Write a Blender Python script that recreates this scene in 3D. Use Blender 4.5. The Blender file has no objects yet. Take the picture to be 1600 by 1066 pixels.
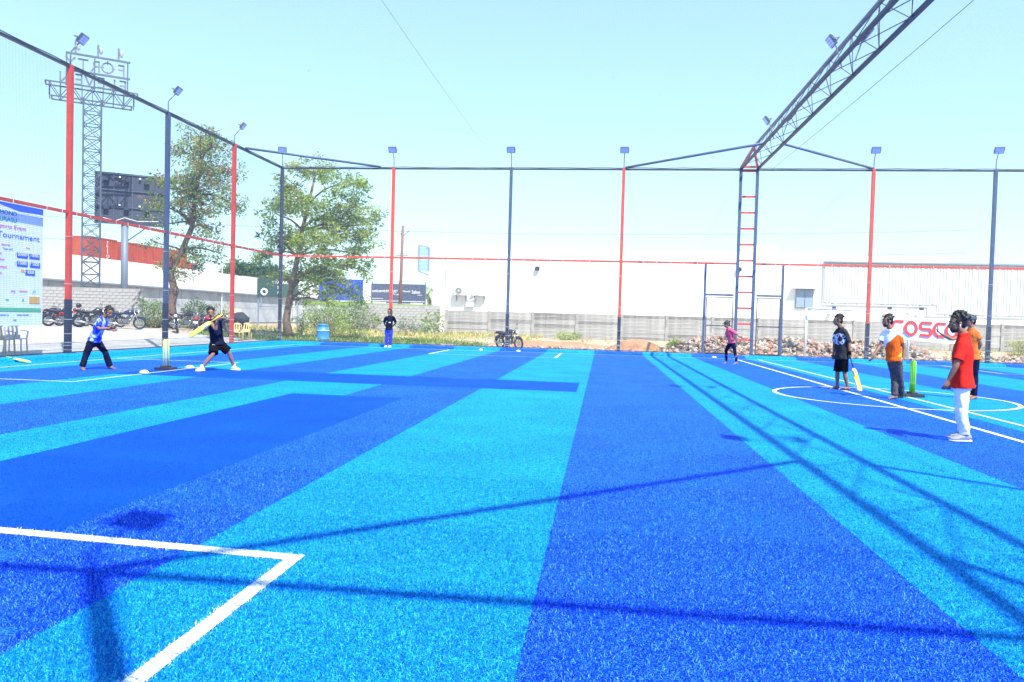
import bpy, bmesh, math, random
import numpy as np
from mathutils import Vector, Matrix, noise
random.seed(7); NR = np.random.default_rng(7)
scene = bpy.context.scene
COL = scene.collection
# ------------------------------------------------------------------ camera
CAMH, YAW, PITCH, ROLL, FPX = 1.51, -.1181, -.0297, .0272, 1182.8
fwd = Vector((math.sin(YAW)*math.cos(PITCH), math.cos(YAW)*math.cos(PITCH), math.sin(PITCH)))
rt0 = Vector((math.cos(YAW), -math.sin(YAW), 0)); up0 = rt0.cross(fwd)
rt = rt0*math.cos(ROLL)+up0*math.sin(ROLL); up = -rt0*math.sin(ROLL)+up0*math.cos(ROLL)
cam = bpy.data.objects.new('camera', bpy.data.cameras.new('camera')); COL.objects.link(cam)
cam.data.sensor_width = 36; cam.data.lens = 36*FPX/1600; cam.data.clip_end = 2000; cam.data.clip_start = .05
cam.matrix_world = Matrix(((rt.x, up.x, -fwd.x, 0), (rt.y, up.y, -fwd.y, 0), (rt.z, up.z, -fwd.z, CAMH), (0, 0, 0, 1)))
scene.camera = cam
# ------------------------------------------------------------------ light
SUN = Vector((.444, -.56, 1)).normalized()
w = bpy.data.worlds.new('World'); scene.world = w; w.use_nodes = True
nt = w.node_tree; nt.nodes.clear()
sky = nt.nodes.new('ShaderNodeTexSky'); sky.sky_type = 'NISHITA'; sky.sun_disc = False
sky.sun_elevation = math.asin(SUN.z); sky.sun_rotation = math.atan2(SUN.x, SUN.y)
sky.altitude = 0; sky.air_density = 1.0; sky.dust_density = .25; sky.ozone_density = 1.0
bg = nt.nodes.new('ShaderNodeBackground'); bg.inputs[1].default_value = .15
wo = nt.nodes.new('ShaderNodeOutputWorld')
gm = nt.nodes.new('ShaderNodeGamma'); gm.inputs[1].default_value = .5       # milder contrast between zenith and horizon
tn = nt.nodes.new('ShaderNodeVectorMath'); tn.operation = 'MULTIPLY'; tn.inputs[1].default_value = (1.46, 1.96, 2.05)
nt.links.new(sky.outputs[0], gm.inputs[0]); nt.links.new(gm.outputs[0], tn.inputs[0]); nt.links.new(tn.outputs[0], bg.inputs[0]); nt.links.new(bg.outputs[0], wo.inputs[0])
sl = bpy.data.lights.new('sun', 'SUN'); sl.energy = 5.0; sl.angle = math.radians(.53); sl.color = (1, .96, .9)
so = bpy.data.objects.new('sun', sl); COL.objects.link(so); so.rotation_euler = SUN.to_track_quat('Z', 'Y').to_euler()
scene.view_settings.view_transform = 'Standard'; scene.view_settings.look = 'None'
scene.view_settings.gamma = 1; scene.view_settings.exposure = 1.0
scene.view_settings.use_curve_mapping = False
scene.render.engine = 'CYCLES'

# ------------------------------------------------------------------ helpers
def ray(px, py): return fwd + rt*((px-800)/FPX) - up*((py-533)/FPX)
O = Vector((0, 0, CAMH))
def G(px, py, z=0.): d = ray(px, py); return O + d*((z-CAMH)/d.z)      # point at height z
def AY(px, py, y): d = ray(px, py); return O + d*(y/d.y)              # point at depth y
def AX(px, py, x): d = ray(px, py); return O + d*(x/d.x)

MATS = {}
def mat(name, col, rough=.7, var=0., scale=8., bump=0., bscale=None, metal=0., spec=.5, col2=None, stops=None, detail=6, emit=None):
    if name in MATS: return MATS[name]
    m = bpy.data.materials.new(name); m.use_nodes = True; N = m.node_tree.nodes; L = m.node_tree.links
    b = N['Principled BSDF']; b.inputs['Roughness'].default_value = rough; b.inputs['Metallic'].default_value = metal
    b.inputs['Specular IOR Level'].default_value = spec
    tc = N.new('ShaderNodeTexCoord')
    if var or col2:
        n = N.new('ShaderNodeTexNoise'); n.inputs['Scale'].default_value = scale; n.inputs['Detail'].default_value = detail
        n.inputs['Roughness'].default_value = .65
        L.new(tc.outputs['Object'], n.inputs['Vector'])
        r = N.new('ShaderNodeValToRGB')
        c2 = col2 or tuple(max(0, c*(1-var)) for c in col); c1 = col if col2 else tuple(min(1, c*(1+var)) for c in col)
        s = stops or (.35, .65)
        r.color_ramp.elements[0].position = s[0]; r.color_ramp.elements[1].position = s[1]
        r.color_ramp.elements[0].color = (*c2, 1); r.color_ramp.elements[1].color = (*c1, 1)
        L.new(n.outputs[0], r.inputs[0]); L.new(r.outputs[0], b.inputs['Base Color'])
    else: b.inputs['Base Color'].default_value = (*col, 1)
    if bump:
        n2 = N.new('ShaderNodeTexNoise'); n2.inputs['Scale'].default_value = bscale or scale*3; n2.inputs['Detail'].default_value = 5
        L.new(tc.outputs['Object'], n2.inputs['Vector'])
        bp = N.new('ShaderNodeBump'); bp.inputs['Strength'].default_value = bump; bp.inputs['Distance'].default_value = .02
        L.new(n2.outputs[0], bp.inputs['Height']); L.new(bp.outputs[0], b.inputs['Normal'])
    MATS[name] = m; return m

def tag(o, label=None, cat=None, group=None, kind=None):
    if label: o['label'] = label
    if cat: o['category'] = cat
    if group: o['group'] = group
    if kind: o['kind'] = kind
    return o
def link(o, parent=None, world=False):
    COL.objects.link(o)
    if parent is not None: o.parent = parent
    return o
def empty(name, loc, rz=0., label=None, cat=None, group=None):
    o = bpy.data.objects.new(name, None); o.empty_display_size = .2
    o.location = loc; o.rotation_euler = (0, 0, rz); COL.objects.link(o)
    return tag(o, label, cat, group)
def copy_tree(o, parent=None):
    c = o.copy(); COL.objects.link(c)
    if parent is not None: c.parent = parent
    for ch in list(o.children): copy_tree(ch, c)
    return c

class MB:
    def __init__(s): s.v = []; s.f = []; s.m = []; s.cur = 0
    def add(s, vs, fs):
        b = len(s.v); s.v += [tuple(v) for v in vs]; s.f += [tuple(i+b for i in f) for f in fs]; s.m += [s.cur]*len(fs); return s
    def box(s, c, size, R=None):
        c = Vector(c); hx, hy, hz = (k/2 for k in size); vs = []
        for x, y, z in ((-1,-1,-1),(1,-1,-1),(1,1,-1),(-1,1,-1),(-1,-1,1),(1,-1,1),(1,1,1),(-1,1,1)):
            p = Vector((x*hx, y*hy, z*hz)); vs.append(c+(R@p if R else p))
        return s.add(vs, [(0,3,2,1),(4,5,6,7),(0,1,5,4),(1,2,6,5),(2,3,7,6),(3,0,4,7)])
    def beam(s, a, b, w, h=None):       # square section bar from a to b
        a, b = Vector(a), Vector(b); h = h or w; d = b-a
        t = d.normalized(); u = t.cross(Vector((0,0,1)))
        if u.length < .01: u = Vector((1,0,0))
        u.normalize(); v = u.cross(t); vs = []
        for p in (a, b):
            for i, j in ((-1,-1),(1,-1),(1,1),(-1,1)): vs.append(p+u*i*w/2+v*j*h/2)
        return s.add(vs, [(0,3,2,1),(4,5,6,7),(0,1,5,4),(1,2,6,5),(2,3,7,6),(3,0,4,7)])
    def loft(s, secs, n=12):            # secs: (centre, U, V) half axes
        vs = []; fs = []
        for c, U, V in secs:
            for k in range(n):
                a = 2*math.pi*k/n; vs.append(c+U*math.cos(a)+V*math.sin(a))
        for i in range(len(secs)-1):
            for k in range(n):
                k2 = (k+1) % n; fs.append((i*n+k, i*n+k2, (i+1)*n+k2, (i+1)*n+k))
        fs.append(tuple(range(n))[::-1]); fs.append(tuple((len(secs)-1)*n+k for k in range(n)))
        return s.add(vs, fs)
    def tube(s, pts, rad, n=8, flat=1.):
        pts = [Vector(p) for p in pts]
        if not hasattr(rad, '__len__'): rad = [rad]*len(pts)
        secs = []; U = None
        for i, p in enumerate(pts):
            t = (pts[min(i+1, len(pts)-1)]-pts[max(i-1, 0)]).normalized()
            if U is None:
                U = t.cross(Vector((0,0,1)))
                if U.length < .1: U = t.cross(Vector((1,0,0)))
            U = (U-t*U.dot(t)).normalized(); V = t.cross(U)
            secs.append((p, U*rad[i], V*rad[i]*flat))
        return s.loft(secs, n)
    def ball(s, c, r, n=10, R=None):
        c = Vector(c); r = r if hasattr(r, '__len__') else (r, r, r); vs = []; fs = []; m = n//2
        for i in range(1, m):
            th = math.pi*i/m
            for k in range(n):
                a = 2*math.pi*k/n; p = Vector((r[0]*math.sin(th)*math.cos(a), r[1]*math.sin(th)*math.sin(a), r[2]*math.cos(th)))
                vs.append(c+(R@p if R else p))
        q = Vector((0, 0, r[2])); vs.append(c+(R@q if R else q)); vs.append(c-(R@q if R else q)); T = len(vs)-2; B = T+1
        for i in range(m-2):
            for k in range(n):
                k2 = (k+1) % n; fs.append((i*n+k, (i+1)*n+k, (i+1)*n+k2, i*n+k2))
        for k in range(n):
            k2 = (k+1) % n; fs.append((T, k, k2)); fs.append((B, (m-2)*n+k2, (m-2)*n+k))
        return s.add(vs, fs)
    def ring(s, c, R, r, ax='y', n=20, m=6, a0=0, a1=2*math.pi):
        c = Vector(c); vs = []; fs = []; full = abs(a1-a0-2*math.pi) < 1e-6; N_ = n if full else n+1
        for i in range(N_):
            a = a0+(a1-a0)*i/n; d = Vector((math.cos(a), 0, math.sin(a))) if ax == 'y' else (Vector((0, math.cos(a), math.sin(a))) if ax == 'x' else Vector((math.cos(a), math.sin(a), 0)))
            e = Vector((0,1,0)) if ax == 'y' else (Vector((1,0,0)) if ax == 'x' else Vector((0,0,1)))
            for k in range(m):
                b = 2*math.pi*k/m; vs.append(c+d*(R+r*math.cos(b))+e*r*math.sin(b))
        for i in range(n):
            i2 = (i+1) % N_
            if not full and i == n: break
            for k in range(m): k2 = (k+1) % m; fs.append((i*m+k, i*m+k2, i2*m+k2, i2*m+k))
        return s.add(vs, fs)
    def build(s, name, mats, parent=None, smooth=False, world=False, bevel=0):
        me = bpy.data.meshes.new(name)
        off = parent.location if (parent is not None and world) else Vector((0,0,0))
        me.from_pydata([tuple(Vector(v)-off) for v in s.v] if world else s.v, [], s.f)
        if not hasattr(mats, '__len__'): mats = [mats]
        for m in mats: me.materials.append(m)
        if len(mats) > 1: me.polygons.foreach_set('material_index', s.m)
        bm = bmesh.new(); bm.from_mesh(me); bmesh.ops.recalc_face_normals(bm, faces=bm.faces[:])
        if bevel: bmesh.ops.bevel(bm, geom=bm.edges[:], offset=bevel, segments=2, affect='EDGES', profile=.6)
        bm.to_mesh(me); bm.free()
        if smooth: me.polygons.foreach_set('use_smooth', [True]*len(me.polygons))
        me.update()
        return link(bpy.data.objects.new(name, me), parent)
def npmesh(name, V, F, mats, parent=None, midx=None, smooth=False):
    me = bpy.data.meshes.new(name); k = F.shape[1]
    me.vertices.add(len(V)); me.vertices.foreach_set('co', np.asarray(V, np.float32).ravel())
    me.loops.add(F.size); me.loops.foreach_set('vertex_index', F.ravel().astype(np.int32))
    me.polygons.add(len(F)); me.polygons.foreach_set('loop_start', np.arange(0, F.size, k, dtype=np.int32))
    me.polygons.foreach_set('loop_total', np.full(len(F), k, np.int32))
    for m in (mats if hasattr(mats, '__len__') else [mats]): me.materials.append(m)
    if midx is not None: me.polygons.foreach_set('material_index', midx.astype(np.int32))
    if smooth: me.polygons.foreach_set('use_smooth', np.ones(len(F), bool))
    me.update(calc_edges=True); me.validate()
    return link(bpy.data.objects.new(name, me), parent)
def text(name, s, size, m, parent, M, ext=.004, align='LEFT', xs=1.):
    cu = bpy.data.curves.new(name, 'FONT'); cu.body = s; cu.size = size; cu.extrude = ext; cu.align_x = align; cu.resolution_u = 3
    t = bpy.data.objects.new(name, cu); COL.objects.link(t); bpy.context.view_layer.update()
    me = bpy.data.meshes.new_from_object(t); bpy.data.objects.remove(t); bpy.data.curves.remove(cu)
    me.transform(Matrix.Diagonal((xs, 1, 1, 1))); me.transform(M)
    me.materials.clear(); me.materials.append(m)
    return link(bpy.data.objects.new(name, me), parent)
def TM(o, X, Y):    # matrix putting text at o with reading direction X and up Y
    X = Vector(X); Y = Vector(Y); Z = X.cross(Y)
    return Matrix(((X.x, Y.x, Z.x, o[0]), (X.y, Y.y, Z.y, o[1]), (X.z, Y.z, Z.z, o[2]), (0, 0, 0, 1)))

# ------------------------------------------------------------------ layout
XL, YF, YN, XR, H = -15.87, 35.9, -.85, 27.2, 8.65
BOUND = [-15.4, -13.43, -11.05, -9.03, -6.9, -4.72, -2.53, -.32, 1.87, 4.06, 6.42, 8.65, 10.8, 13.3, 15.2, 17.4, 19.6, 21.8, 24., 26.7]
def turf_rects():
    R = []; y0, y1 = YN, 35.0
    for i in range(len(BOUND)-1):
        a, b = BOUND[i], BOUND[i+1]; c = 0 if i % 2 == 0 else 1      # 0 cyan 1 blue 2 short pile blue
        if a == -15.4 or b <= -11 or a > 0: R.append((a, b, y0, y1, c)); continue
        if a == -11.05: R += [(a, b, y0, 16.1, c), (a, b, 16.1, 18.42, 2), (a, b, 18.42, y1, c)]
        elif a == -9.03: R += [(a, b, y0, 16.05, c), (a, b, 16.05, 18.42, 2), (a, b, 18.42, y1, c)]
        elif a == -6.9: R += [(a, -5.73, y0, 13.55, 0), (-5.73, b, y0, 4.66, 1), (-5.73, b, 4.66, 13.55, 2), (a, b, 13.55, 16.02, 0), (a, b, 16.02, 18.42, 2), (a, b, 18.42, y1, 0+(1 if False else 1))]
        elif a == -4.72: R += [(a, b, y0, 4.66, 1), (a, -3.58, 4.66, 13.5, 2), (-3.58, b, 4.66, 13.5, 1), (a, b, 13.5, 16.0, 1), (a, b, 16.0, 18.4, 2), (a, b, 18.4, y1, 1)]
        elif a == -2.53: R += [(a, b, y0, 15.98, 0), (a, -.5, 15.98, 18.38, 2), (-.5, b, 15.98, 18.38, 0), (a, b, 18.38, y1, 0)]
        else: R.append((a, b, y0, y1, c))
    return R
RECTS = turf_rects()
# stripe -6.9..-4.72 is cyan again beyond the pitch strip
RECTS = [(a, b, c, d, (0 if (a == -6.9 and c > 18) else m)) for a, b, c, d, m in RECTS]
def line_rects():
    L = []
    L.append((-1.88, -1.79, YN, 4.38))
    L.append((-14.36, -14.30, YN, 5.2)); L.append((-14.36, -14.30, 5.42, 34.0)); L.append((-14.3, 26.5, 34.0, 34.07))
    L.append((-14.3, -10.5, 13.98, 14.04)); L.append((-14.3, -10.5, 20.95, 21.01)); L.append((-10.53, -10.47, 14.04, 20.95))
    L.append((5.75, 5.85, YN, 34.0)); L.append((6.75, 6.83, YN, 34.0))
    L.append((-6.95, -6.85, 29.9, 34.0)); L.append((-1.85, -1.75, 29.9, 34.0)); L.append((-6.85, -1.85, 29.9, 29.96))
    L.append((14.3, 19.0, 29.0, 29.06)); L.append((14.3, 14.38, 29.07, 34.0))
    return L
LINES = line_rects(); CIRC = (6.33, 17.5, 2.36, 2.45)
def turf_mat(name, ca, cb, cd, s=1.):
    m = bpy.data.materials.new(name); m.use_nodes = True; N = m.node_tree.nodes; L = m.node_tree.links
    b = N['Principled BSDF']; b.inputs['Roughness'].default_value = .7; b.inputs['Specular IOR Level'].default_value = .08
    tc = N.new('ShaderNodeTexCoord')
    n = N.new('ShaderNodeTexNoise'); n.inputs['Scale'].default_value = 85*s; n.inputs['Detail'].default_value = 3; n.inputs['Roughness'].default_value = .8
    r = N.new('ShaderNodeValToRGB'); e = r.color_ramp.elements
    e[0].position = .38; e[0].color = (*cd, 1); e[1].position = .61; e[1].color = (*cb, 1); k = e.new(.5); k.color = (*ca, 1)
    L.new(tc.outputs['Object'], n.inputs[0]); L.new(n.outputs[0], r.inputs[0])
    n3 = N.new('ShaderNodeTexNoise'); n3.inputs['Scale'].default_value = .9; n3.inputs['Detail'].default_value = 4
    L.new(tc.outputs['Object'], n3.inputs[0])
    mp = N.new('ShaderNodeMapRange'); mp.inputs[1].default_value = .3; mp.inputs[2].default_value = .7; mp.inputs[3].default_value = .86; mp.inputs[4].default_value = 1.12
    L.new(n3.outputs[0], mp.inputs[0])
    mx = N.new('ShaderNodeVectorMath'); mx.operation = 'MULTIPLY'; L.new(r.outputs[0], mx.inputs[0]); L.new(mp.outputs[0], mx.inputs[1])
    n4 = N.new('ShaderNodeTexNoise'); n4.inputs['Scale'].default_value = 21; n4.inputs['Detail'].default_value = 5; n4.inputs['Roughness'].default_value = .8
    L.new(tc.outputs['Object'], n4.inputs[0])
    mp4 = N.new('ShaderNodeMapRange'); mp4.inputs[1].default_value = .35; mp4.inputs[2].default_value = .65; mp4.inputs[3].default_value = .5 if s >= 1 else .85; mp4.inputs[4].default_value = 1.5 if s >= 1 else 1.14
    L.new(n4.outputs[0], mp4.inputs[0])
    mx4 = N.new('ShaderNodeVectorMath'); mx4.operation = 'MULTIPLY'; L.new(mx.outputs[0], mx4.inputs[0]); L.new(mp4.outputs[0], mx4.inputs[1])
    L.new(mx4.outputs[0], b.inputs['Base Color'])
    n2 = N.new('ShaderNodeTexNoise'); n2.inputs['Scale'].default_value = 160*s; n2.inputs['Detail'].default_value = 2
    L.new(tc.outputs['Object'], n2.inputs[0])
    bp = N.new('ShaderNodeBump'); bp.inputs['Strength'].default_value = .5; bp.inputs['Distance'].default_value = .01
    L.new(n2.outputs[0], bp.inputs['Height']); L.new(bp.outputs[0], b.inputs['Normal'])
    return m
CY = (.001, .182, .66); BL = (.0015, .046, .76); SM = (.001, .056, .74)
M_turf = [turf_mat('turf cyan', CY, (.02, .42, .72), (.001, .06, .46)),
          turf_mat('turf blue', BL, (.035, .25, .82), (.0005, .006, .50)),
          turf_mat('turf short blue', SM, (.003, .08, .76), (.001, .04, .70), .9)]
M_line = mat('turf white', (.72, .75, .78), .7, col2=(.12, .22, .6), scale=70, stops=(.42, .47), bump=.4, bscale=160, detail=3)
mb = MB()
for a, b, c, d, m in RECTS:
    mb.cur = m; mb.add([(a, c, 0), (b, c, 0), (b, d, 0), (a, d, 0)], [(0, 1, 2, 3)])
tag(mb.build('turf', M_turf), kind='structure')
mb = MB(); Z = .005
for a, b, c, d in LINES: mb.add([(a, c, Z), (b, c, Z), (b, d, Z), (a, d, Z)], [(0, 1, 2, 3)])
mb.add([(-15.3, 5.33, Z), (-1.90, 4.382, Z), (-1.79, 4.382, Z), (-1.79, 4.485, Z), (-15.3, 5.45, Z)], [(0, 1, 2, 3, 4)])
cx, cy, r0, r1 = CIRC; n = 96
for i in range(n):
    a, b = 2*math.pi*i/n, 2*math.pi*(i+1)/n
    mb.add([(cx+r*math.cos(t), cy+r*math.sin(t), Z+.003) for r, t in ((r0, a), (r1, a), (r1, b), (r0, b))], [(0, 1, 2, 3)])
tag(mb.build('field_marking', M_line), kind='structure')
# turf fibres near the camera: real blades coloured like the patch they grow from
def blades():
    xs = []; ys = []
    for y0, y1, den in ((2.3, 3.2, 24000), (3.2, 4.2, 16000), (4.2, 5.4, 9000), (5.4, 7., 4500), (7., 9., 1700), (9., 11.5, 600), (11.5, 14., 250)):
        X0, X1 = -.82*y1, .62*y1+.3; nn = int((X1-X0)*(y1-y0)*den)
        xs.append(NR.uniform(X0, X1, nn)); ys.append(NR.uniform(y0, y1, nn))
    x = np.concatenate(xs); y = np.concatenate(ys); n = len(x); mi = np.full(n, 1)
    for a, b, c, d, m in RECTS: mi[(x >= a) & (x < b) & (y >= c) & (y < d)] = m
    short = mi == 2
    under = mi.copy(); jx = x+NR.normal(0, .012, n); jy = y+NR.normal(0, .012, n)
    for a, b, c, d in LINES: mi[(jx >= a) & (jx < b) & (jy >= c) & (jy < d)] = 3
    mi[(jx < -1.81) & (np.abs(jy-(4.43-(jx+1.85)*.0716)) < .055)] = 3
    lost = NR.random(n) < .2; mi[lost] = under[lost]
    hgt = NR.uniform(.006, .015, n)*np.where(short, .45, 1); wid = NR.uniform(.0006, .0012, n)*(1+y*.10)
    th = NR.uniform(0, 2*np.pi, n); ph = NR.uniform(0, 2*np.pi, n); ln = NR.uniform(.2, 1.3, n)*hgt
    dx, dy = np.cos(th)*wid, np.sin(th)*wid
    V = np.zeros((n, 4, 3)); V[:, 0] = np.stack([x-dx, y-dy, np.zeros(n)], 1); V[:, 1] = np.stack([x+dx, y+dy, np.zeros(n)], 1)
    V[:, 2] = np.stack([x+dx*.6+np.cos(ph)*ln, y+dy*.6+np.sin(ph)*ln, hgt], 1); V[:, 3] = np.stack([x-dx*.6+np.cos(ph)*ln, y-dy*.6+np.sin(ph)*ln, hgt], 1)
    # three tones per colour
    tone = NR.integers(0, 10, n); t = np.where(tone < 3, 0, np.where(tone < 8, 1, 2)); idx = mi*3+t
    tones = []
    def bm_(nm, c): return mat(nm, c, .6, spec=.06)
    for nm, cols in (('cyan', ((.001, .045, .46), CY, (.05, .47, .74))), ('blue', ((.0005, .005, .46), BL, (.10, .33, .82))), ('short', ((.002, .05, .78), SM, (.006, .105, .85))), ('white', ((.5, .55, .65), (.74, .76, .78), (.85, .85, .85)))):
        for k, c in enumerate(cols): tones.append(bm_('fibre %s %d' % (nm, k), c))
    F = np.arange(n*4).reshape(n, 4)
    o = npmesh('turf_fibre', V.reshape(-1, 3), F, tones, midx=idx)
    tag(o, 'short artificial turf fibres standing up from the blue field in the foreground', 'turf', kind='stuff')
blades()
# turf-covered kerb round the field
mb = MB(); S = BOUND
for i in range(len(S)-1):
    a, b = S[i]-(.45 if i == 0 else 0), S[i+1]; mb.cur = (i % 2)
    a += .0
    pr = [(35.0, 0), (35.04, .07), (35.12, .10), (35.9, .11)]
    for (p, q), (p2, q2) in zip(pr, pr[1:]): mb.add([(a, p, q), (b, p, q), (b, p2, q2), (a, p2, q2)], [(0, 1, 2, 3)])
mb.cur = 0
pr = [(-15.4, 0), (-15.44, .08), (-15.5, .105), (-15.86, .115)]
for k in range(18):
    y0, y1 = YN+k*2, min(35.02, YN+k*2+2)
    for (p, q), (p2, q2) in zip(pr, pr[1:]): mb.add([(p, y0, q), (p, y1, q), (p2, y1, q2), (p2, y0, q2)], [(0, 1, 2, 3)])
tag(mb.build('kerb', M_turf[:2], smooth=False), kind='structure')

# ------------------------------------------------------------------ ground outside
def gz(x, y):
    z = -.02
    if x < -16.5: z += min(.45, (-16.5-x)*.055)*max(0, min(1, (46-y)/8.+1))
    if y > 37: z += .10*noise.noise(Vector((x*.12, y*.12, 3)))*min(1, (y-37)/4)+.03*noise.noise(Vector((x*.8, y*.8, 1)))*min(1, (y-37)/2)
    return z
M_dirt = mat('dry soil', (.46, .36, .25), .95, col2=(.28, .20, .13), scale=.9, bump=.6, bscale=14, detail=10)
M_conc = mat('pale concrete paving', (.46, .44, .42), .9, col2=(.34, .32, .31), scale=.7, bump=.2, bscale=30, detail=10)
def grid(name, x0, x1, y0, y1, st, m, dz=0., f=gz):
    nx, ny = int((x1-x0)/st)+1, int((y1-y0)/st)+1
    X = np.linspace(x0, x1, nx); Y = np.linspace(y0, y1, ny)
    V = np.array([(x, y, f(x, y)+dz) for y in Y for x in X]); i = np.arange(nx*ny).reshape(ny, nx)
    F = np.stack([i[:-1, :-1], i[:-1, 1:], i[1:, 1:], i[1:, :-1]], -1).reshape(-1, 4)
    return tag(npmesh(name, V, F, m, smooth=True), kind='structure')
grid('ground', -70, 60, 36.4, 75, .6, M_dirt)
grid('ground', -70, -15.9, -12, 36.4, .8, M_dirt, -.01)
mb = MB(); B = 1500
for a, b, c, d in ((-B, B, -B, -12), (-B, B, 75, B), (-B, -70, -12, 75), (60, B, -12, 75), (-15.9, 60, -12, 36.4)):
    mb.add([(a, c, -.06), (b, c, -.06), (b, d, -.06), (a, d, -.06)], [(0, 1, 2, 3)])
tag(mb.build('ground', M_dirt), kind='structure')
grid('yard', -36, -15.92, -2, 38, .8, M_conc, .03)

# ------------------------------------------------------------------ the cage
M_red = mat('red steel paint', (.58, .048, .02), .45, .12, 3)
M_blue = mat('steel blue paint', (.042, .072, .14), .45, .12, 3)
M_navy = mat('dark navy paint', (.012, .017, .035), .45, .2, 3)
M_tie = mat('white plastic tie', (.8, .8, .8), .5)
M_galv = mat('galvanised pipe', (.16, .18, .22), .4, .15, 6, metal=.4)
M_net = mat('nylon net cord', (.58, .64, .72), .8); M_net2 = mat('blue grey net cord', (.12, .16, .26), .8)
def net(name, parent, plane, c, u0, u1, v0, v1, st=.05, r=.0010, m=None):
    nu = int(round((u1-u0)/st)); nv = int(round((v1-v0)/st)); seg = []
    for u in np.linspace(u0, u1, nu+1): seg.append(((u, v0), (u, v1)))
    for v in np.linspace(v0, v1, nv+1): seg.append(((u0, v), (u1, v)))
    def P3(u, v): return (c, u, v) if plane == 'x' else ((u, c, v) if plane == 'y' else (u, v, c))
    A = np.array([P3(*s[0]) for s in seg]); Bq = np.array([P3(*s[1]) for s in seg]); d = Bq-A; n = len(A)
    t = d/np.linalg.norm(d, axis=1)[:, None]; nrm = np.array({'x': (1, 0, 0), 'y': (0, 1, 0), 'z': (0, 0, 1)}[plane], float)
    s = np.cross(t, nrm); V = []
    for e in (A, Bq):
        for k in range(3):
            a = 2*np.pi*k/3; V.append(e+s*r*np.cos(a)+nrm*r*np.sin(a))
    V = np.stack(V, 1); V = V.reshape(-1, 3)-np.array(parent.location); b = np.arange(n)[:, None]*6
    F = np.concatenate([b+np.array([[0, 1, 4, 3]]), b+np.array([[1, 2, 5, 4]]), b+np.array([[2, 0, 3, 5]])])
    return tag(npmesh(name, V, F, m or M_net, parent), kind='stuff')
POSTS_FAR = [(-15.87, 'navy'), (-10.24, 'red'), (-4.51, 'blue'), (.78, 'red'), (11.9, 'red'), (17.04, 'blue'), (22.1, 'red'), (27.2, 'blue')]
POSTS_LEFT = [(31.0, 'redfull'), (26.0, 'blue'), (20.92, 'red'), (15.8, 'blue'), (10.7, 'red'), (5.5, 'blue'), (.6, 'red')]
M_gr0 = mat('base plate steel', (.07, .07, .075), .6, .3, 9)
def post(x, y, kind, parent, ties, W=.14):
    sp = 1.72; m = {'red': M_red, 'redfull': M_red, 'blue': M_blue, 'navy': M_navy}[kind]
    o = MB()
    o.box((x, y, (H+(sp if kind not in ('redfull', 'navy') else .02))/2), (W, W, H-(sp if kind not in ('redfull', 'navy') else .02)))
    p = o.build('post', m, parent, world=True, bevel=.008)
    p['label'] = {'red': 'red post with a navy foot', 'redfull': 'post painted red down to the ground', 'blue': 'steel blue post with a navy foot', 'navy': 'dark navy corner post'}[kind]
    if kind not in ('redfull', 'navy'):
        o = MB(); o.box((x, y, sp/2+.01), (W+.012, W+.012, sp-.02)); q = o.build('post_foot', M_navy, None, world=False)
        q.parent = p; q.location = -parent.location
    MB().box((x, y, .122), (.3, .3, .014)).build('base_plate', M_gr0, parent, world=True)
    for z in (.25, .33, .42, .66, 1.1, 2.2, 3.6):
        z += random.uniform(-.04, .04)
        ties.box((x, y, z), (W+.016, W+.016, .008))
RAILZ = 4.31
def rails(parent, p0, p1):
    p0, p1 = Vector(p0), Vector(p1); o = MB()
    o.beam(p0+Vector((0, 0, H-.05)), p1+Vector((0, 0, H-.05)), .075); 
    o.build('top_rail', M_navy, parent, world=True)
    o = MB(); n = int((p1-p0).length/.5)
    pts = [p0.lerp(p1, i/n)+Vector((0, 0, H+.025+.012*math.sin(i*1.7))) for i in range(n+1)]
    o.tube(pts, .018, 5); o.build('net_rope', mat('dark rope', (.03, .035, .05), .9), parent, world=True)
    o = MB(); o.beam(p0+Vector((0, 0, RAILZ)), p1+Vector((0, 0, RAILZ)), .07, .09); o.build('middle_rail', M_red, parent, world=True)
    o = MB(); o.beam(p0+Vector((0, 0, .135)), p1+Vector((0, 0, .135)), .03); o.build('bottom_cable', M_navy, parent, world=True)
    o = MB()
    for i in range(int((p1-p0).length/.62)):
        q = p0.lerp(p1, (i+.5)/((p1-p0).length/.62)); 
        if random.random() < .7: o.box(q+Vector((0, 0, RAILZ)), (.014 if abs(p1.x-p0.x) > 1 else .082, .082 if abs(p1.x-p0.x) > 1 else .014, .102))
    tag(o.build('net_tie', M_tie, parent, world=True), kind='stuff')
far = empty('cage_fence', (XL, YF, 0), 0, 'far side of the sports cage, netted red and blue posts facing the white building', 'fence', 'sides of the sports cage')
lef = empty('cage_fence', (XL, YN, 0), 0, 'left side of the sports cage, netted red and blue posts beside the paved yard', 'fence', 'sides of the sports cage')
nea = empty('cage_fence', (XL, YN, 0), 0, 'near side of the sports cage, seen by the shadows it throws in the foreground', 'fence', 'sides of the sports cage')
for fen, lst in ((far, [(x, YF, k) for x, k in POSTS_FAR]), (lef, [(XL, y, k) for y, k in POSTS_LEFT]), (nea, [(x+(.2 if x == .78 else 0), YN, k) for x, k in POSTS_FAR])):
    t = MB()
    for x, y, k in lst: post(x, y, k, fen, t, .105 if fen is nea else .14)
    tag(t.build('post_tie', M_tie, fen, world=True), kind='stuff')
rails(far, (XL, YF, 0), (6.10, YF, 0)); rails(far, (6.85, YF, 0), (XR, YF, 0))
rails(lef, (XL, YN+.05, 0), (XL, YF-.08, 0)); rails(nea, (XL+.05, YN, 0), (6.1, YN, 0)); rails(nea, (6.85, YN, 0), (XR, YN, 0))
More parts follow.
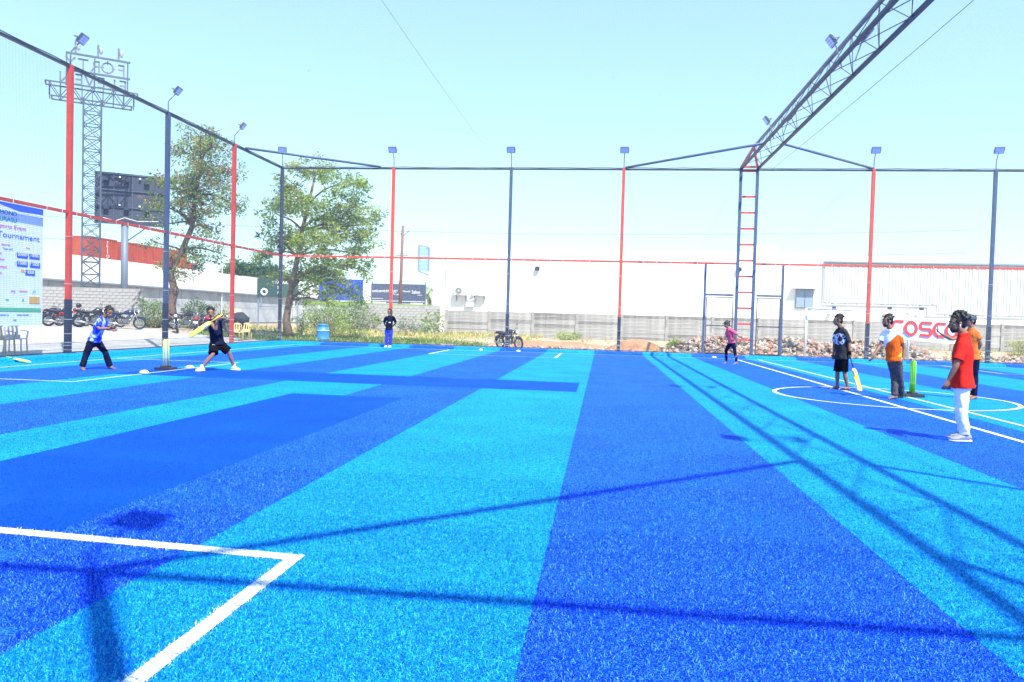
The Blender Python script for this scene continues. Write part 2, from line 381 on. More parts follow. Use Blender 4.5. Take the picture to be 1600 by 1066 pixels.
net('net', far, 'y', YF-.09, XL, XR, .12, H); net('net', lef, 'x', XL+.09, YN, YF, .12, H, r=.0021, m=M_net2)
roof = empty('roof_net', (XL, YN, H), 0, 'fine net stretched flat over the whole field from top rail to top rail', 'net')
net('net', roof, 'z', H+.02, XL, XR, YN, YF, st=.06, r=.0009)
# gate frames on both sides of the truss column
for gx0, gx1, lb in ((4.66, 6.03, 'navy steel gate frame left of the truss column'), (6.93, 8.13, 'navy steel gate frame right of the truss column')):
    g = empty('gate', (gx0, YF, 0), 0, lb, 'gate', 'gates beside the truss column')
    outer = gx0 if gx0 < 6 else gx1
    MB().beam((outer, YF, .1), (outer, YF, RAILZ-.05), .1).build('gate_post', M_blue, g, world=True)
    MB().beam((gx0+.06, YF, 2.86), (gx1-.06, YF, 2.86), .09).build('lintel', M_blue, g, world=True)
    o = MB(); a, b = gx0+.09, gx1-.09
    for p, q in (((a, .15), (a, 2.75)), ((b, .15), (b, 2.75)), ((a, 2.75), (b, 2.75)), ((a, .17), (b, .17)), ((a, 1.44), (b, 1.44))):
        o.beam((p[0], YF-.03, p[1]), (q[0], YF-.03, q[1]), .04)
    o.build('leaf_frame', M_navy, g, world=True)
# corner brace and truss braces are parts of the truss / fence
def brace(parent, a, b): MB().tube([a, b], .055, 8).build('brace', M_blue, parent, smooth=True, world=True)
brace(far, (XL+.03, 31.9, H+.04), (-10.9, YF, H+.04))
brace(nea, (XL+.03, 3.9, H+.04), (-10.9, YN, H+.04))
# roof truss
tr = empty('roof_truss', (6.47, YF, 0), 0, 'navy triangular lattice truss crossing over the field on ladder columns with red rungs', 'truss')
XA, XB, XC, ZT = 6.10, 6.84, 6.47, 9.45
for xx in (XA, XB):
    for yy in (YF, YN): MB().beam((xx, yy, .02), (xx, yy, H), .13).build('column', M_blue, tr, world=True, bevel=.008)
    MB().beam((xx, YN, H), (xx, YF, H), .095).build('chord', M_navy, tr, world=True)
MB().beam((XC, YN+.9, ZT), (XC, YF-.9, ZT), .09).build('chord', M_navy, tr, world=True)
for yy in (YF, YN):
    for k in range(11): MB().box((XC, yy, .08+.73*k), (XB-XA-.13, .05, .09)).build('rung', M_red, tr, world=True)
    s = -1 if yy > 0 else 1
    o = MB()
    for xx in (XA, XB): o.beam((xx, yy, H+.05), (XC, yy+.9*s, ZT), .1)
    o.beam((XA+.06, yy+s*.12, H+.07), (XB-.06, yy+s*.12, H+.07), .09); o.beam((XA+.06, yy-s*.01, H-.08), (XB-.06, yy-s*.01, H-.08), .08, .12)
    o.build('end_frame', M_red, tr, world=True)
bay = 1.2; nb = int((YF-YN-1.8)/bay); lac = MB(); y0 = YN+.9; bay = 1.95; nb = int((YF-YN-1.8)/bay); bay = (YF-YN-1.8)/nb
M_lace = mat('maroon lacing steel', (.09, .03, .04), .5, .2, 4)
for k in range(nb):
    a = y0+k*bay; b = a+bay; c = (a+b)/2
    d = MB(); d.beam((XA, a, H), (XB, b, H), .02); d.beam((XA, b, H+.03), (XB, a, H+.03), .018)
    for xx in (XA, XB): d.beam((xx, a, H), (XC, c, ZT), .018); d.beam((XC, c, ZT), (xx, b, H), .018)
    d.build('lacing', M_lace, tr, world=True)
for (px_, yy, dy) in ((1.05, YN, 4.75), (11.85, YN, 4.75), (.86, YF, -4.75), (11.85, YF, -4.75)):
    brace(tr, (px_, yy, H+.04), (XA if px_ < 6 else XB, yy+dy, H+.06))
# cables carrying the roof net
M_cab = mat('steel cable', (.12, .13, .15), .5)
for cxx, lb in ((7.45, 'thin steel cable under the roof net right of the truss'), (-5.0, 'thin steel cable under the roof net near the middle of the field')):
    n = 24; pts = [(cxx, YN+(YF-YN)*i/n, H-.02-.25*math.sin(math.pi*i/n)) for i in range(n+1)]
    tag(MB().tube(pts, .008 if cxx > 0 else .004, 5).build('cable', M_cab), lb, 'cable', 'cables carrying the roof net')

# floodlights
M_house = mat('floodlight housing', (.03, .04, .07), .4)
M_glass = mat('floodlight glass', (.22, .28, .5), .12, .2, 30, spec=.8)
M_led = mat('floodlight led', (.6, .65, .8), .3)
def floodlight_proto():
    e = empty('floodlight', (0, 0, 0))
    MB().tube([(0, 0, -.03), (0, 0, .36), (0, .03, .42), (0, .24, .66)], .022, 8).build('arm', M_galv, e, smooth=True)
    R = Matrix.Rotation(math.radians(-38), 3, 'X')     # glass faces +y and down
    c = Vector((0, .34, .78))
    MB().box(c, (.40, .07, .31), R).build('housing', M_house, e, bevel=.02)
    f = R@Vector((0, 1, 0))
    gl = MB().box(c+f*.037, (.35, .012, .26), R).build('glass', M_glass, e)
    o = MB()
    for i in range(5):
        for j in range(3): o.box(c+f*.045+R@Vector(((i-2)*.06, 0, (j-1)*.07)), (.03, .006, .04), R)
    l = o.build('led_grid', M_led, None); l.parent = gl; tag(l, kind='stuff')
    o = MB()
    for sx in (-1, 1): o.beam(c+R@Vector((sx*.215, -.0, .0)), c+R@Vector((sx*.215, -.13, -.06)), .025)
    o.beam(c+R@Vector((-.215, -.13, -.06)), c+R@Vector((.215, -.13, -.06)), .025); o.build('bracket', M_galv, e)
    o = MB()
    for i in range(7): o.box(c-f*.045+R@Vector(((i-3)*.05, 0, 0)), (.008, .03, .22), R)
    tag(o.build('cooling_fin', M_house, e), kind='stuff')
    return e
fl = floodlight_proto(); first = True
def put_light(x, y, z, rz, lab):
    global first
    o = fl if first else copy_tree(fl); first = False
    o.location = (x, y, z); o.rotation_euler = (0, 0, rz); tag(o, lab, 'floodlight', 'floodlights on the cage posts')
R_ = math.radians
put_light(XL, 20.92, H, R_(-80), 'floodlight on the nearest red post of the left fence, in front of the lattice tower')
put_light(XL, 26.0, H, R_(-80), 'floodlight on the steel blue post of the left fence, beyond the lattice tower')
put_light(XL, 31.0, H, R_(-78), 'floodlight on the all-red post of the left fence beside the tall tree')
put_light(XL, 35.9, H, R_(-160), 'floodlight on the dark navy corner post in front of the bushy tree')
put_light(-10.24, YF, H, R_(182), 'floodlight on the red far post behind the man with hands at his back')
put_light(-4.51, YF, H, R_(180), 'floodlight on the steel blue far post with the motorcycle at its foot')
put_light(.78, YF, H, R_(180), 'floodlight on the red far post left of the ladder column')
put_light(11.9, YF, H, R_(172), 'floodlight on the red far post right of the ladder column')
put_light(17.04, YF, H, R_(170), 'floodlight on the steel blue far post at the right, above the men')
put_light(XL, 15.8, H, R_(-90), 'floodlight on a left fence post, out of view at the left')
put_light(.98, YN, H, R_(-14), 'floodlight on a near fence post, seen only as the square shadow on the turf')
bpy.context.view_layer.update()
for o_ in [q for q in bpy.data.objects if q.get('label', '').startswith('floodlight on a near fence post')]: o_.scale = (1., 1.3, 1.36)
# lamps clamped to the truss, one each side
for k, yy in enumerate((5.2, 13.3, 21.4, 29.5)):
    for sx, side in ((-1, 'left'), (1, 'right')):
        o = copy_tree(fl)
        o.location = (XC+(-.26 if sx < 0 else -.02), yy, H-.25 if sx < 0 else H-.1); o.rotation_euler = (0, 0, R_(90 if sx < 0 else -90))
        for ch in o.children:
            if ch.name.startswith('arm'):
                COL.objects.unlink(ch); bpy.data.objects.remove(ch); break
        MB().tube([(0, .05, .1), (0, .22, .66)], .018, 6).build('arm', M_galv, o)
        tag(o, 'floodlight on the %s side of the roof truss, %s' % (side, ('nearest the camera', 'the second pair from the camera', 'the third pair from the camera', 'the pair farthest from the camera')[k]), 'floodlight', 'floodlights on the roof truss')

# ------------------------------------------------------------------ far buildings and walls
M_white = mat('white painted wall', (.80, .80, .79), .85, .06, .25, bump=.1, bscale=6)
M_whtrim = mat('white trim', (.78, .79, .80), .7)
M_greytrim = mat('grey blue steel', (.20, .25, .33), .5)
wh = empty('warehouse', (-16.4, 72, 0), 0, 'long white warehouse wall with a flat parapet standing behind the grey compound wall', 'building')
o = MB(); o.box((1.65, 78, 4.0), (36.1, 12, 8.1)); o.box((-16.4+.1, 71.96, 4), (.05, .05, 8)); o.build('wall', M_white, wh, world=True)
MB().box((1.65, 72.1, 8.12), (36.14, .22, .2)).build('parapet', M_whtrim, wh, world=True)
MB().box((14.3, 73.2, 8.55), (3.2, 2, .7)).build('roof_box', M_whtrim, wh, world=True)
MB().tube([(-15.1, 71.9, 0), (-15.1, 71.9, 10.6)], .045, 6).build('conduit', mat('grey conduit', (.5, .52, .55), .6), wh, world=True)
# closed window with a sunshade
wn = MB().box((18.25, 71.92, 4.05), (1.55, .12, 1.75)).build('window', mat('window shutter', (.25, .33, .45), .5), wh, world=True)
for k in range(2):
    q = MB().box((17.87+.76*k, 71.83, 4.05), (.7, .05, 1.6)).build('shutter', mat('shutter leaf', (.22, .30, .42), .5), None); q.parent = wn; q.location = -wh.location
o = MB().box((18.2, 71.7, 5.0), (2.2, .7, .08)).build('window_shade', M_whtrim, wh, world=True)
for lx, lz in ((-6.28, 6.32), (12.35, 6.6)):
    e = empty('wall_lamp', (lx, 71.8, lz), 0, 'small black lamp box on the upper white warehouse wall, %s' % ('left of the middle' if lx < 0 else 'behind the ladder column'), 'lamp', 'black lamp boxes on the warehouse')
    MB().box((0, 0, 0), (.42, .25, .38)).build('housing', M_house, e, bevel=.03); MB().box((0, -.13, 0), (.34, .02, .3)).build('glass', mat('lamp glass dark', (.03, .04, .06), .2), e)
    MB().beam((0, .1, .1), (0, .2, .2), .05).build('bracket', M_house, e)
# glazed stair tower behind the left end
st = empty('sign_frame', (-17.3, 71, 5.8), 0, 'small blue framed glass box fixed to the left corner of the white warehouse', 'sign')
o = MB(); 
for a, b in (((-.62, 0, 0), (-.62, 0, 2.45)), ((.3, .3, 0), (.3, .3, 2.3)), ((-.62, 0, 2.45), (.3, .3, 2.3)), ((-.62, 0, 0), (.3, .3, -.35))): o.beam(Vector(a)+Vector((.3, 0, 0)), Vector(b)+Vector((.3, 0, 0)), .16)
o.build('frame', M_greytrim, st)
for k in range(6): MB().box((.14, .15, .2+k*.37), (.8, .04, .33), Matrix.Rotation(.3, 3, 'Z')).build('pane', mat('pale glass louvre', (.22, .36, .55), .2), st)
# air conditioners
for k, (ax, az) in enumerate(((-13.55, 3.98), (-11.75, 3.95))):
    e = empty('air_conditioner', (ax, 71.6, az-.35), 0, ('white outdoor air conditioner with a dark fan, left one on the white wall', 'white outdoor air conditioner with a pale fan, right one on the white wall')[k], 'air conditioner', 'outdoor air conditioners on the warehouse wall')
    MB().box((0, 0, .38), (1.25, .5, .8)).build('casing', M_whtrim, e, bevel=.03)
    q = MB(); q.tube([(-.18, -.26, .4), (-.18, -.30, .4)], [.33, .33], 20); q.build('fan', M_house if k == 0 else mat('grey fan', (.5, .52, .55), .5), e)
    q = MB(); q.ball((-.18, -.33, .4), (.08, .03, .08)); 
    for r_ in (.12, .2, .28, .33): q.ring((-.18, -.32, .4), r_, .009)
    q.build('fan_guard', M_whtrim, e)
    q = MB()
    for sx in (-.45, .45): q.beam((sx, -.2, -.04), (sx, .35, -.04), .06); q.beam((sx, -.2, -.04), (sx, .35, -.55), .05); q.beam((sx, .3, 0), (sx, .3, -.6), .05)
    q.build('bracket', M_greytrim, e)
e = empty('pipe_loop', (-12.6, 71.7, 3.2), 0, 'loose coil of pale pipes hanging between the two air conditioners', 'pipe')
q = MB()
for k in range(3): q.ring((0, -.1*k, .15+.05*k), .42-.05*k, .035, n=22)
q.tube([(.3, -.1, .3), (.5, -.1, .9), (1.7, .1, 1.1), (1.75, .1, .1)], .035, 6); q.tube([(-.2, 0, .5), (.1, .1, 1.6), (.15, .15, 2.6)], .02, 5)
q.build('pipe', mat('pale pipe', (.7, .7, .72), .5), e, smooth=True)
MB().box((-.05, .0, -.45), (.75, .4, .45)).build('meter_box', mat('pale blue box', (.45, .52, .62), .5), e)
# steel shed with ribbed cladding
sh = empty('steel_shed', (20.0, 72, 0), 0, 'long white steel shed with ribbed cladding joined to the right end of the warehouse', 'building')
MB().box((44, 79, 3.7), (48.4, 13.6, 7.4)).build('wall', M_white, sh, world=True)
M_clad = mat('ribbed white cladding', (.52, .55, .58), .55, .05, .6)
def clad(x0, x1, z0, z1):
    prof = MB(); n = int((x1-x0)/.27); pts = []
    for i in range(n):
        a = x0+i*.27; pts += [(a, 0), (a+.17, 0), (a+.19, .045), (a+.25, .045)]
    pts.append((x1, 0))
    for (p, q), (p2, q2) in zip(pts, pts[1:]): prof.add([(p, 72.12-q, z0), (p2, 72.12-q2, z0), (p2, 72.12-q2, z1), (p, 72.12-q, z1)], [(0, 1, 2, 3)])
    return prof
xs_ = 20.05
while xs_ < 44:
    x1 = xs_+1.08; z0 = 3.8 if xs_ < 29. else 3.0
    clad(xs_, x1-.02, z0, 7.35).build('cladding_panel', M_clad, sh, world=True); xs_ = x1
o = MB(); o.box((44, 72.06, 7.46), (48.3, .35, .14)); o.build('gutter', M_greytrim, sh, world=True)
o = MB(); o.box((24.5, 72.02, 3.77), (9.1, .1, .06)); o.box((20.02, 72.02, 5.6), (.08, .1, 3.7)); o.box((36.4, 72.02, 2.97), (15., .1, .06)); o.box((29.1, 72.02, 3.4), (.08, .1, .8)); o.build('flashing', mat('pale flashing', (.42, .46, .52), .5), sh, world=True)
o = MB(); o.box((27, 85, 8.1), (14, 10, 1.3)); o.build('roof', M_white, sh, world=True)
for px, py in ((1390, 482), (1440, 483), (1577, 512), (1596, 511), (1303, 481)):
    c = AY(px, py, 71.7); o = MB().box((0, 0, 0), (.28, .3, .24)).build('wall_lamp', M_house); o.location = c
    tag(o, 'tiny black fitting on the steel shed wall, %s' % {1390: 'left one of two above the COSCO banner', 1440: 'right one of two above the COSCO banner', 1577: 'low at the right edge, left one', 1596: 'low at the right edge, right one', 1303: 'left one beside the closed window'}[px], 'lamp', 'tiny black fittings on the shed wall')
# compound wall of stacked concrete slabs between posts
M_slab = mat('weathered concrete slab', (.36, .345, .33), .95, col2=(.17, .165, .16), scale=1.1, stops=(.3, .6), bump=.4, bscale=20, detail=10)
M_slabd = mat('stained concrete slab', (.28, .265, .25), .95, col2=(.07, .068, .066), scale=1.1, stops=(.3, .65), bump=.4, bscale=20, detail=10)
def slab_wall(x0, x1, y, top, label, n=7, bayw=3.7):
    e = empty('compound_wall', (x0, y, 0), 0, label, 'wall'); k = int(round((x1-x0)/bayw)); bw = (x1-x0)/k; hh = top/n
    bases = [MB().box((0, 0, 0), (bw-.16, .07, hh-.008)) for _ in range(1)]
    p1 = bases[0].build('wall_slab', M_slab, e); p2 = p1.copy(); p2.data = p1.data.copy(); p2.data.materials[0] = M_slabd; COL.objects.link(p2)
    pst = MB().box((0, 0, 0), (.2, .2, top+.12)).build('wall_post', M_slab, e)
    fr = [True, True, True]
    for i in range(k+1):
        q = pst if fr[0] else pst.copy()
        if not fr[0]: COL.objects.link(q)
        fr[0] = False; q.location = (i*bw, 0, top/2)
        if i == k: break
        for j in range(n):
            dark = random.random() < (.65 if j == n-1 else .18); s_ = 2 if dark else 1; src = p2 if dark else p1
            q = src if fr[s_] else src.copy()
            if not fr[s_]: COL.objects.link(q)
            fr[s_] = False; q.location = (i*bw+bw/2, random.uniform(-.025, .025), hh*(j+.5)); q.rotation_euler = (random.uniform(-.03, .03), random.uniform(-.002, .002), 0)
    return e
slab_wall(-12.9, 34, 62, 2.05, 'long grey compound wall of stacked concrete slabs in front of the white warehouse')
M_blk = mat('grey cement block', (.42, .41, .40), .95, col2=(.26, .255, .25), scale=1.6, bump=.5, bscale=24, detail=8)
M_mort = mat('mortar', (.3, .295, .29), .95)
def block_wall(x0, y0, x1, y1, z0, top, label, bl=.42, bh=.2):
    L_ = math.hypot(x1-x0, y1-y0); rz = math.atan2(y1-y0, x1-x0)
    e = empty('block_wall', (x0, y0, z0), rz, label, 'wall'); MB().box((L_/2, .02, (top-z0)/2), (L_-.02, .14, top-z0-.02)).build('mortar', M_mort, e)
    src = MB().box((0, 0, 0), (bl-.02, .2, bh-.02)).build('block', M_blk, e); first_ = True; r = int((top-z0)/bh)
    for j in range(r):
        x = bl/2 if j % 2 == 0 else bl
        while x < L_-bl*.4:
            if j == r-1 and random.random() < .18: x += bl; continue
            q = src if first_ else src.copy()
            if not first_: COL.objects.link(q)
            first_ = False; q.location = (x, random.uniform(-.006, .006), bh*(j+.5)); x += bl
block_wall(-36.3, 44.2, -29.0, 45.0, .3, 2.75, 'weathered grey cement block wall behind the parked motorcycles at the left')
block_wall(-19.3, 58.0, -12.6, 58.0, 0.05, 2.35, 'grey cement block wall piece behind the man with hands at his back')
# elevated road
rd = empty('flyover', (-46, 40, 0), 0, 'white walled elevated road carrying orange container trucks at the left', 'flyover')
MB().box((-54, 120, 2.35), (16, 180, 4.7)).build('embankment', mat('embankment', (.4, .38, .36), .95), rd, world=True)
MB().box((-45.9, 120, 4.88), (.35, 180, 2.24)).build('parapet', M_white, rd, world=True)
MB().box((-45.7, 120, 3.72), (.7, 180, .14)).build('ledge', M_greytrim, rd, world=True)
M_pan = mat('retaining wall panel', (.44, .45, .47), .9, col2=(.30, .32, .35), scale=.5, bump=.2, bscale=10, detail=8)
M_pan2 = mat('rust stained panel', (.62, .52, .40), .9, col2=(.66, .62, .58), scale=.8)
src = MB().box((0, 0, 0), (.2, 3.95, 1.8)).build('retaining_panel', M_pan, rd); k = 0
for i in range(24):
    for j in range(2):
        q = src if k == 0 else src.copy()
        if k: COL.objects.link(q)
        if (i, j) == (12, 0): q.data = src.data.copy(); q.data.materials[0] = M_pan2; q['label'] = 'rust stained retaining panel'
        q.location = (.1+random.uniform(-.02, .02), 4*i+2+(2 if j else 0), .95+1.82*j); k += 1
# container trucks on it
M_or = mat('orange container paint', (.40, .07, .03), .5, .14, .7); M_gr = mat('truck steel', (.08, .08, .09), .6); M_tire = mat('tyre rubber', (.018, .018, .02), .85)
M_lwhite = mat('white lettering', (.8, .8, .8), .6)
def wheel(mb, c, r, w, ax='x'): mb.tube([Vector(c)-Vector((w/2, 0, 0) if ax == 'x' else (0, w/2, 0)), Vector(c)+Vector((w/2, 0, 0) if ax == 'x' else (0, w/2, 0))], r, 18)
def container(y0, L_, lab, num, cabbed=True):
    e = empty('container_truck', (-50, y0, 4.72), 0, lab, 'truck', 'container trucks on the elevated road')
    b = MB().box((-1.2, L_/2, 2.47), (2.36, L_-.1, 2.5)).build('container', M_or, e)
    n = int(L_/.28); o = MB()
    for i in range(n): o.box((.005, .2+i*.28, 2.47), (.11, .12, 2.3))
    q = o.build('corrugation', M_or, None); q.parent = b; tag(q, kind='stuff')
    o = MB(); o.box((.01, L_/2, 3.69), (.09, L_, .1)); o.box((.01, L_/2, 1.25), (.09, L_, .12)); o.box((.01, .06, 2.47), (.09, .12, 2.5)); o.box((.01, L_-.06, 2.47), (.09, .12, 2.5))
    q = o.build('corner_frame', M_or, None); q.parent = b
    MB().box((-1.2, L_/2, 1.05), (2.2, L_, .22)).build('chassis', M_gr, e)
    for yy in (1.2, 2.5, L_-3.2, L_-1.9):
        for xx in (-.2, -2.2): o = MB(); wheel(o, (xx, yy, .52), .52, .35); o.build('wheel', M_tire, e, smooth=False)
    for i, chh in enumerate(num):
        text('numeral', chh, .42, M_lwhite, e, TM((.06, L_-1.75, 3.2-i*.34), (0, 1, 0), (0, 0, 1)), .004, xs=1.5)
    if not cabbed: return e
    cb = MB().box((-1.2, L_+1.6, 1.55), (2.3, 1.9, 2.0)).build('cab', M_or, e, bevel=.1)
    q = MB().box((-.03, L_+1.7, 1.95), (.06, 1.0, .7)).build('window', mat('truck glass', (.05, .07, .1), .15), None); q.parent = cb
    q = MB().box((-1.2, L_+2.56, 1.95), (2., .05, .8)).build('windscreen', mat('truck glass', (.05, .07, .1), .15), None); q.parent = cb
    o = MB(); wheel(o, (-.2, L_+1.7, .5), .5, .3); o.build('wheel', M_tire, e)
    return e
container(68.5, 4.5, 'orange shipping container truck with white upright numbers, seen through the lattice tower', '7617OS', False)
container(74.0, 12.2, 'orange shipping container truck behind the leaning tall tree', '')
for px_, py_ in ((322, 400), (867-867+318, 425)):
    pass
# light poles on the elevated road
for k, (yy, hh, lb) in enumerate(((86.5, 3.2, 'thin white pole rising from the elevated road right of the tall tree'), (108, 3., 'thin white pole in front of the distant dark trees'))):
    e = empty('pole', (-45.6, yy, 0), 0, lb, 'pole'); MB().tube([(0, 0, 0), (0, 0, 6+hh*.35)], .06, 6).build('shaft', M_whtrim, e)

# ------------------------------------------------------------------ lattice tower with letters seen from behind
M_tow = mat('tower steel', (.06, .08, .12), .5, .2, 3)
tx, ty = -33.9, 46.8
tw = empty('lattice_tower', (tx, ty, .4), R_(36), 'tall dark lattice tower with a crosswise platform at its top, behind the first red post', 'tower')
hw = .52; TH = 14.75
for sx in (-1, 1):
    for sy in (-1, 1): MB().beam((sx*hw, sy*hw, 0), (sx*hw, sy*hw, TH), .1).build('leg', M_tow, tw)
nz = 18; dz = TH/nz
for k in range(nz):
    o = MB(); z = k*dz
    for (a, b) in (((-1, -1), (1, -1)), ((1, -1), (1, 1)), ((1, 1), (-1, 1)), ((-1, 1), (-1, -1))):
        A = Vector((a[0]*hw, a[1]*hw, z)); Bv = Vector((b[0]*hw, b[1]*hw, z)); Uv = Vector((0, 0, dz))
        o.beam(A, Bv, .05); o.beam(A, Bv+Uv, .04); o.beam(Bv, A+Uv, .04)
    o.build('bracing', M_tow, tw)
o = MB(); pw = 2.65; z0 = TH-.15; z1 = TH+.75
for zz in (z0, z1):
    for sy in (-1, 1): o.beam((-pw+(.35 if zz == z0 else 0), sy*hw, zz), (pw-(.35 if zz == z0 else 0), sy*hw, zz), .08)
    for sx in (-1, 1): o.beam((sx*pw*(.87 if zz == z0 else 1), -hw, zz), (sx*pw*(.87 if zz == z0 else 1), hw, zz), .08)
n = 8
for i in range(n+1):
    x = -pw*.92+i*(pw*1.84/n)
    for sy in (-1, 1):
        o.beam((x, sy*hw, z0), (x, sy*hw, z1), .05)
        if i < n: o.beam((x, sy*hw, z0 if i % 2 else z1), (x+pw*1.84/n, sy*hw, z1 if i % 2 else z0), .05)
    o.beam((x, -hw, z1), (x, hw, z1), .05)
o.build('platform', M_tow, tw)
o = MB()
for zz in (z1+1.02, z1+2.12): o.beam((-1.55, 0, zz), (2.2, 0, zz), .12)
for x in (-1.5, .1, 2.05): o.beam((x, 0, z1), (x, 0, z1+2.15), .09)
o.build('sign_frame', M_tow, tw)
M_let = mat('channel letter backs', (.13, .15, .21), .5)
def letters(word, zb, xr, adv):      # read from the road side, so mirrored from here
    for i, chh in enumerate(word):
        if chh == 'O':
            o = MB(); o.ring((xr-adv*i-.36, .16, zb+.42), .33, .05, n=24)
            for a in range(4): d = Vector((math.cos(a*math.pi/2), 0, math.sin(a*math.pi/2))); c = Vector((xr-adv*i-.36, .16, zb+.42)); o.beam(c+d*.22, c+d*.46, .07)
            o.build('letter', M_let, tw)
        else: text('letter', chh, 1.06, M_let, tw, TM((xr-adv*i, .16, zb+.04), (-1, 0, 0), (0, 0, 1)), .05)
letters('FORTY', z1+1.15, 1.95, .73); letters('ELEVEN', z1+.12, 2.05, .64)
e2 = []
for x in (-1.0, .3, 1.5):
    MB().tube([(x, 0, z1+2.12), (x, 0, z1+2.95)], .06, 8).build('antenna_mast', M_galv, tw); MB().ball((x+.17, 0, z1+2.6), (.11, .1, .26)).build('antenna', mat('pale grey antenna', (.3, .32, .36), .5), tw, smooth=True)
    MB().beam((x, 0, z1+2.5), (x+.25, 0, z1+2.5), .05).build('antenna_bracket', M_tow, tw)
MB().box((-.1, -hw-.09, 1.1), (1.0, .04, .55)).build('notice_board', mat('violet notice', (.35, .3, .7), .6), tw)
# billboard seen from behind
bx, by = -34.6, 51.4
bb = empty('billboard', (bx, by, .4), R_(33), 'dark billboard seen from behind on a single grey pole, partly behind the tall tree', 'billboard')
MB().tube([(0, 0, 0), (0, 0, 7.2)], .24, 16).build('pole', mat('grey pole paint', (.14, .18, .25), .5), bb, smooth=True)
for i in range(4):
    for j in range(3): MB().box((-1.62+i*1.18+.3, -.1, 7.72+j*1.2), (1.16, .16, 1.18)).build('back_panel', mat('billboard back', (.035, .045, .075), .6, .2, 2), bb)
o = MB(); 
for j in range(4): o.beam((-1.95, -.24, 7.15+j*1.2), (2.85, -.24, 7.15+j*1.2), .07)
for i in range(5): o.beam((-1.9+i*1.18, -.22, 7.1), (-1.9+i*1.18, -.22, 10.8), .06)
o.build('back_frame', M_tow, bb)
for j in range(2):
    for i in range(3): MB().box((-1.2+i*1.3, -.34, 10.25-j*2.0), (.34, .26, .2)).build('driver_box', M_house, bb)
    for i in range(4): MB().box((-1.65+i*1.3, -.34, 10.5-j*2.0), (.13, .1, .1)).build('lamp', M_lwhite, bb)
MB().beam((.2, 0, 6.0), (1.5, -.1, 7.1), .08).build('stay', M_tow, bb)
MB().tube([(-1.4, -.36, 7.5), (-.6, -.38, 7.35), (0, -.38, 7.6), (.8, -.38, 7.4), (2.2, -.38, 7.5)], .025, 5).build('wire', M_whtrim, bb)
# hoardings behind the block wall
M_hoard = mat('slate blue hoarding', (.06, .08, .14), .5); M_hblue = mat('bright blue hoarding', (.01, .07, .55), .45)
hd = empty('hoarding', (-26.6, 85, 0), 0, 'slate coloured hoarding with two white shop names, behind the red far post', 'billboard')
MB().box((3.2, 0, 4.0), (6.4, .15, 2.25)).build('panel', M_hoard, hd)
o = MB()
for x in (.05, 3.2, 6.35): o.beam((x, .2, 0), (x, .2, 5.4), .12)
o.build('frame', M_greytrim, hd)
X_, Y_ = (1, 0, 0), (0, 0, 1)
text('lettering', 'unicov', .5, M_lwhite, hd, TM((.15, -.1, 4.12), X_, Y_), .01, xs=.95)
text('lettering', 'HUNTERPLAST', .42, M_lwhite, hd, TM((1.42, -.1, 4.13), X_, Y_), .012, xs=.62)
text('lettering', 'PVC pipes', .22, M_lwhite, hd, TM((2.55, -.1, 3.86), X_, Y_), .01)
text('lettering', 'Naturals', .32, M_lwhite, hd, TM((3.75, -.1, 4.2), X_, Y_), .01, xs=.8)
text('lettering', 'Salon', .55, M_lwhite, hd, TM((4.8, -.1, 4.05), X_, Y_), .014, xs=.85)
text('lettering', 'unisex', .2, M_lwhite, hd, TM((5.5, -.1, 3.84), X_, Y_), .01)
text('lettering', 'www.unicov.in', .22, M_lwhite, hd, TM((.15, -.1, 3.35), X_, Y_), .01)
o = MB(); o.box((3.2, -.09, 3.15), (6.3, .02, .05)); o.box((1., -.09, 2.95), (1.6, .02, .12)); o.box((5.4, -.09, 2.93), (1.4, .02, .12)); o.build('stripe', M_lwhite, hd)
hb = empty('hoarding', (-33, 85, 0), 0, 'plain bright blue hoarding half hidden by the bushy tree', 'billboard')
MB().box((2.75, 0, 4.3), (5.3, .15, 2.45)).build('panel', M_hblue, hb)
o = MB()
for x in (.1, 5.38): o.beam((x, .15, 0), (x, .15, 5.9), .14)
o.beam((0, 0, 3.02), (5.4, 0, 3.02), .1); o.build('frame', M_whtrim, hb)
sg = empty('shop_sign', (-31.7, 66.8, 0), R_(0), 'dark green shop sign with a white ring and letters behind the bushy tree', 'sign')
MB().box((1.9, 0, 3.75), (3.9, .15, 1.7)).build('panel', mat('dark green sign', (.03, .08, .07), .5), sg)
o = MB()
for x in (.02, 3.8): o.beam((x, .1, 0), (x, .1, 4.6), .12)
o.beam((0, .1, 2.0), (3.8, .1, 2.0), .1); o.beam((.35, 0, 2.), (.35, 0, 2.95), .1); o.build('frame', M_greytrim, sg)
o = MB(); o.ring((.65, -.1, 3.35), .26, .09, n=24); o.build('ring_logo', M_lwhite, sg)
text('lettering', 'SITARAAR', .38, M_lwhite, sg, TM((1.4, -.1, 4.1), X_, Y_), .01); text('lettering', 'ST', .38, M_lwhite, sg, TM((1.9, -.1, 3.65), X_, Y_), .01); text('lettering', 'AC', .38, M_lwhite, sg, TM((1.9, -.1, 3.2), X_, Y_), .01)
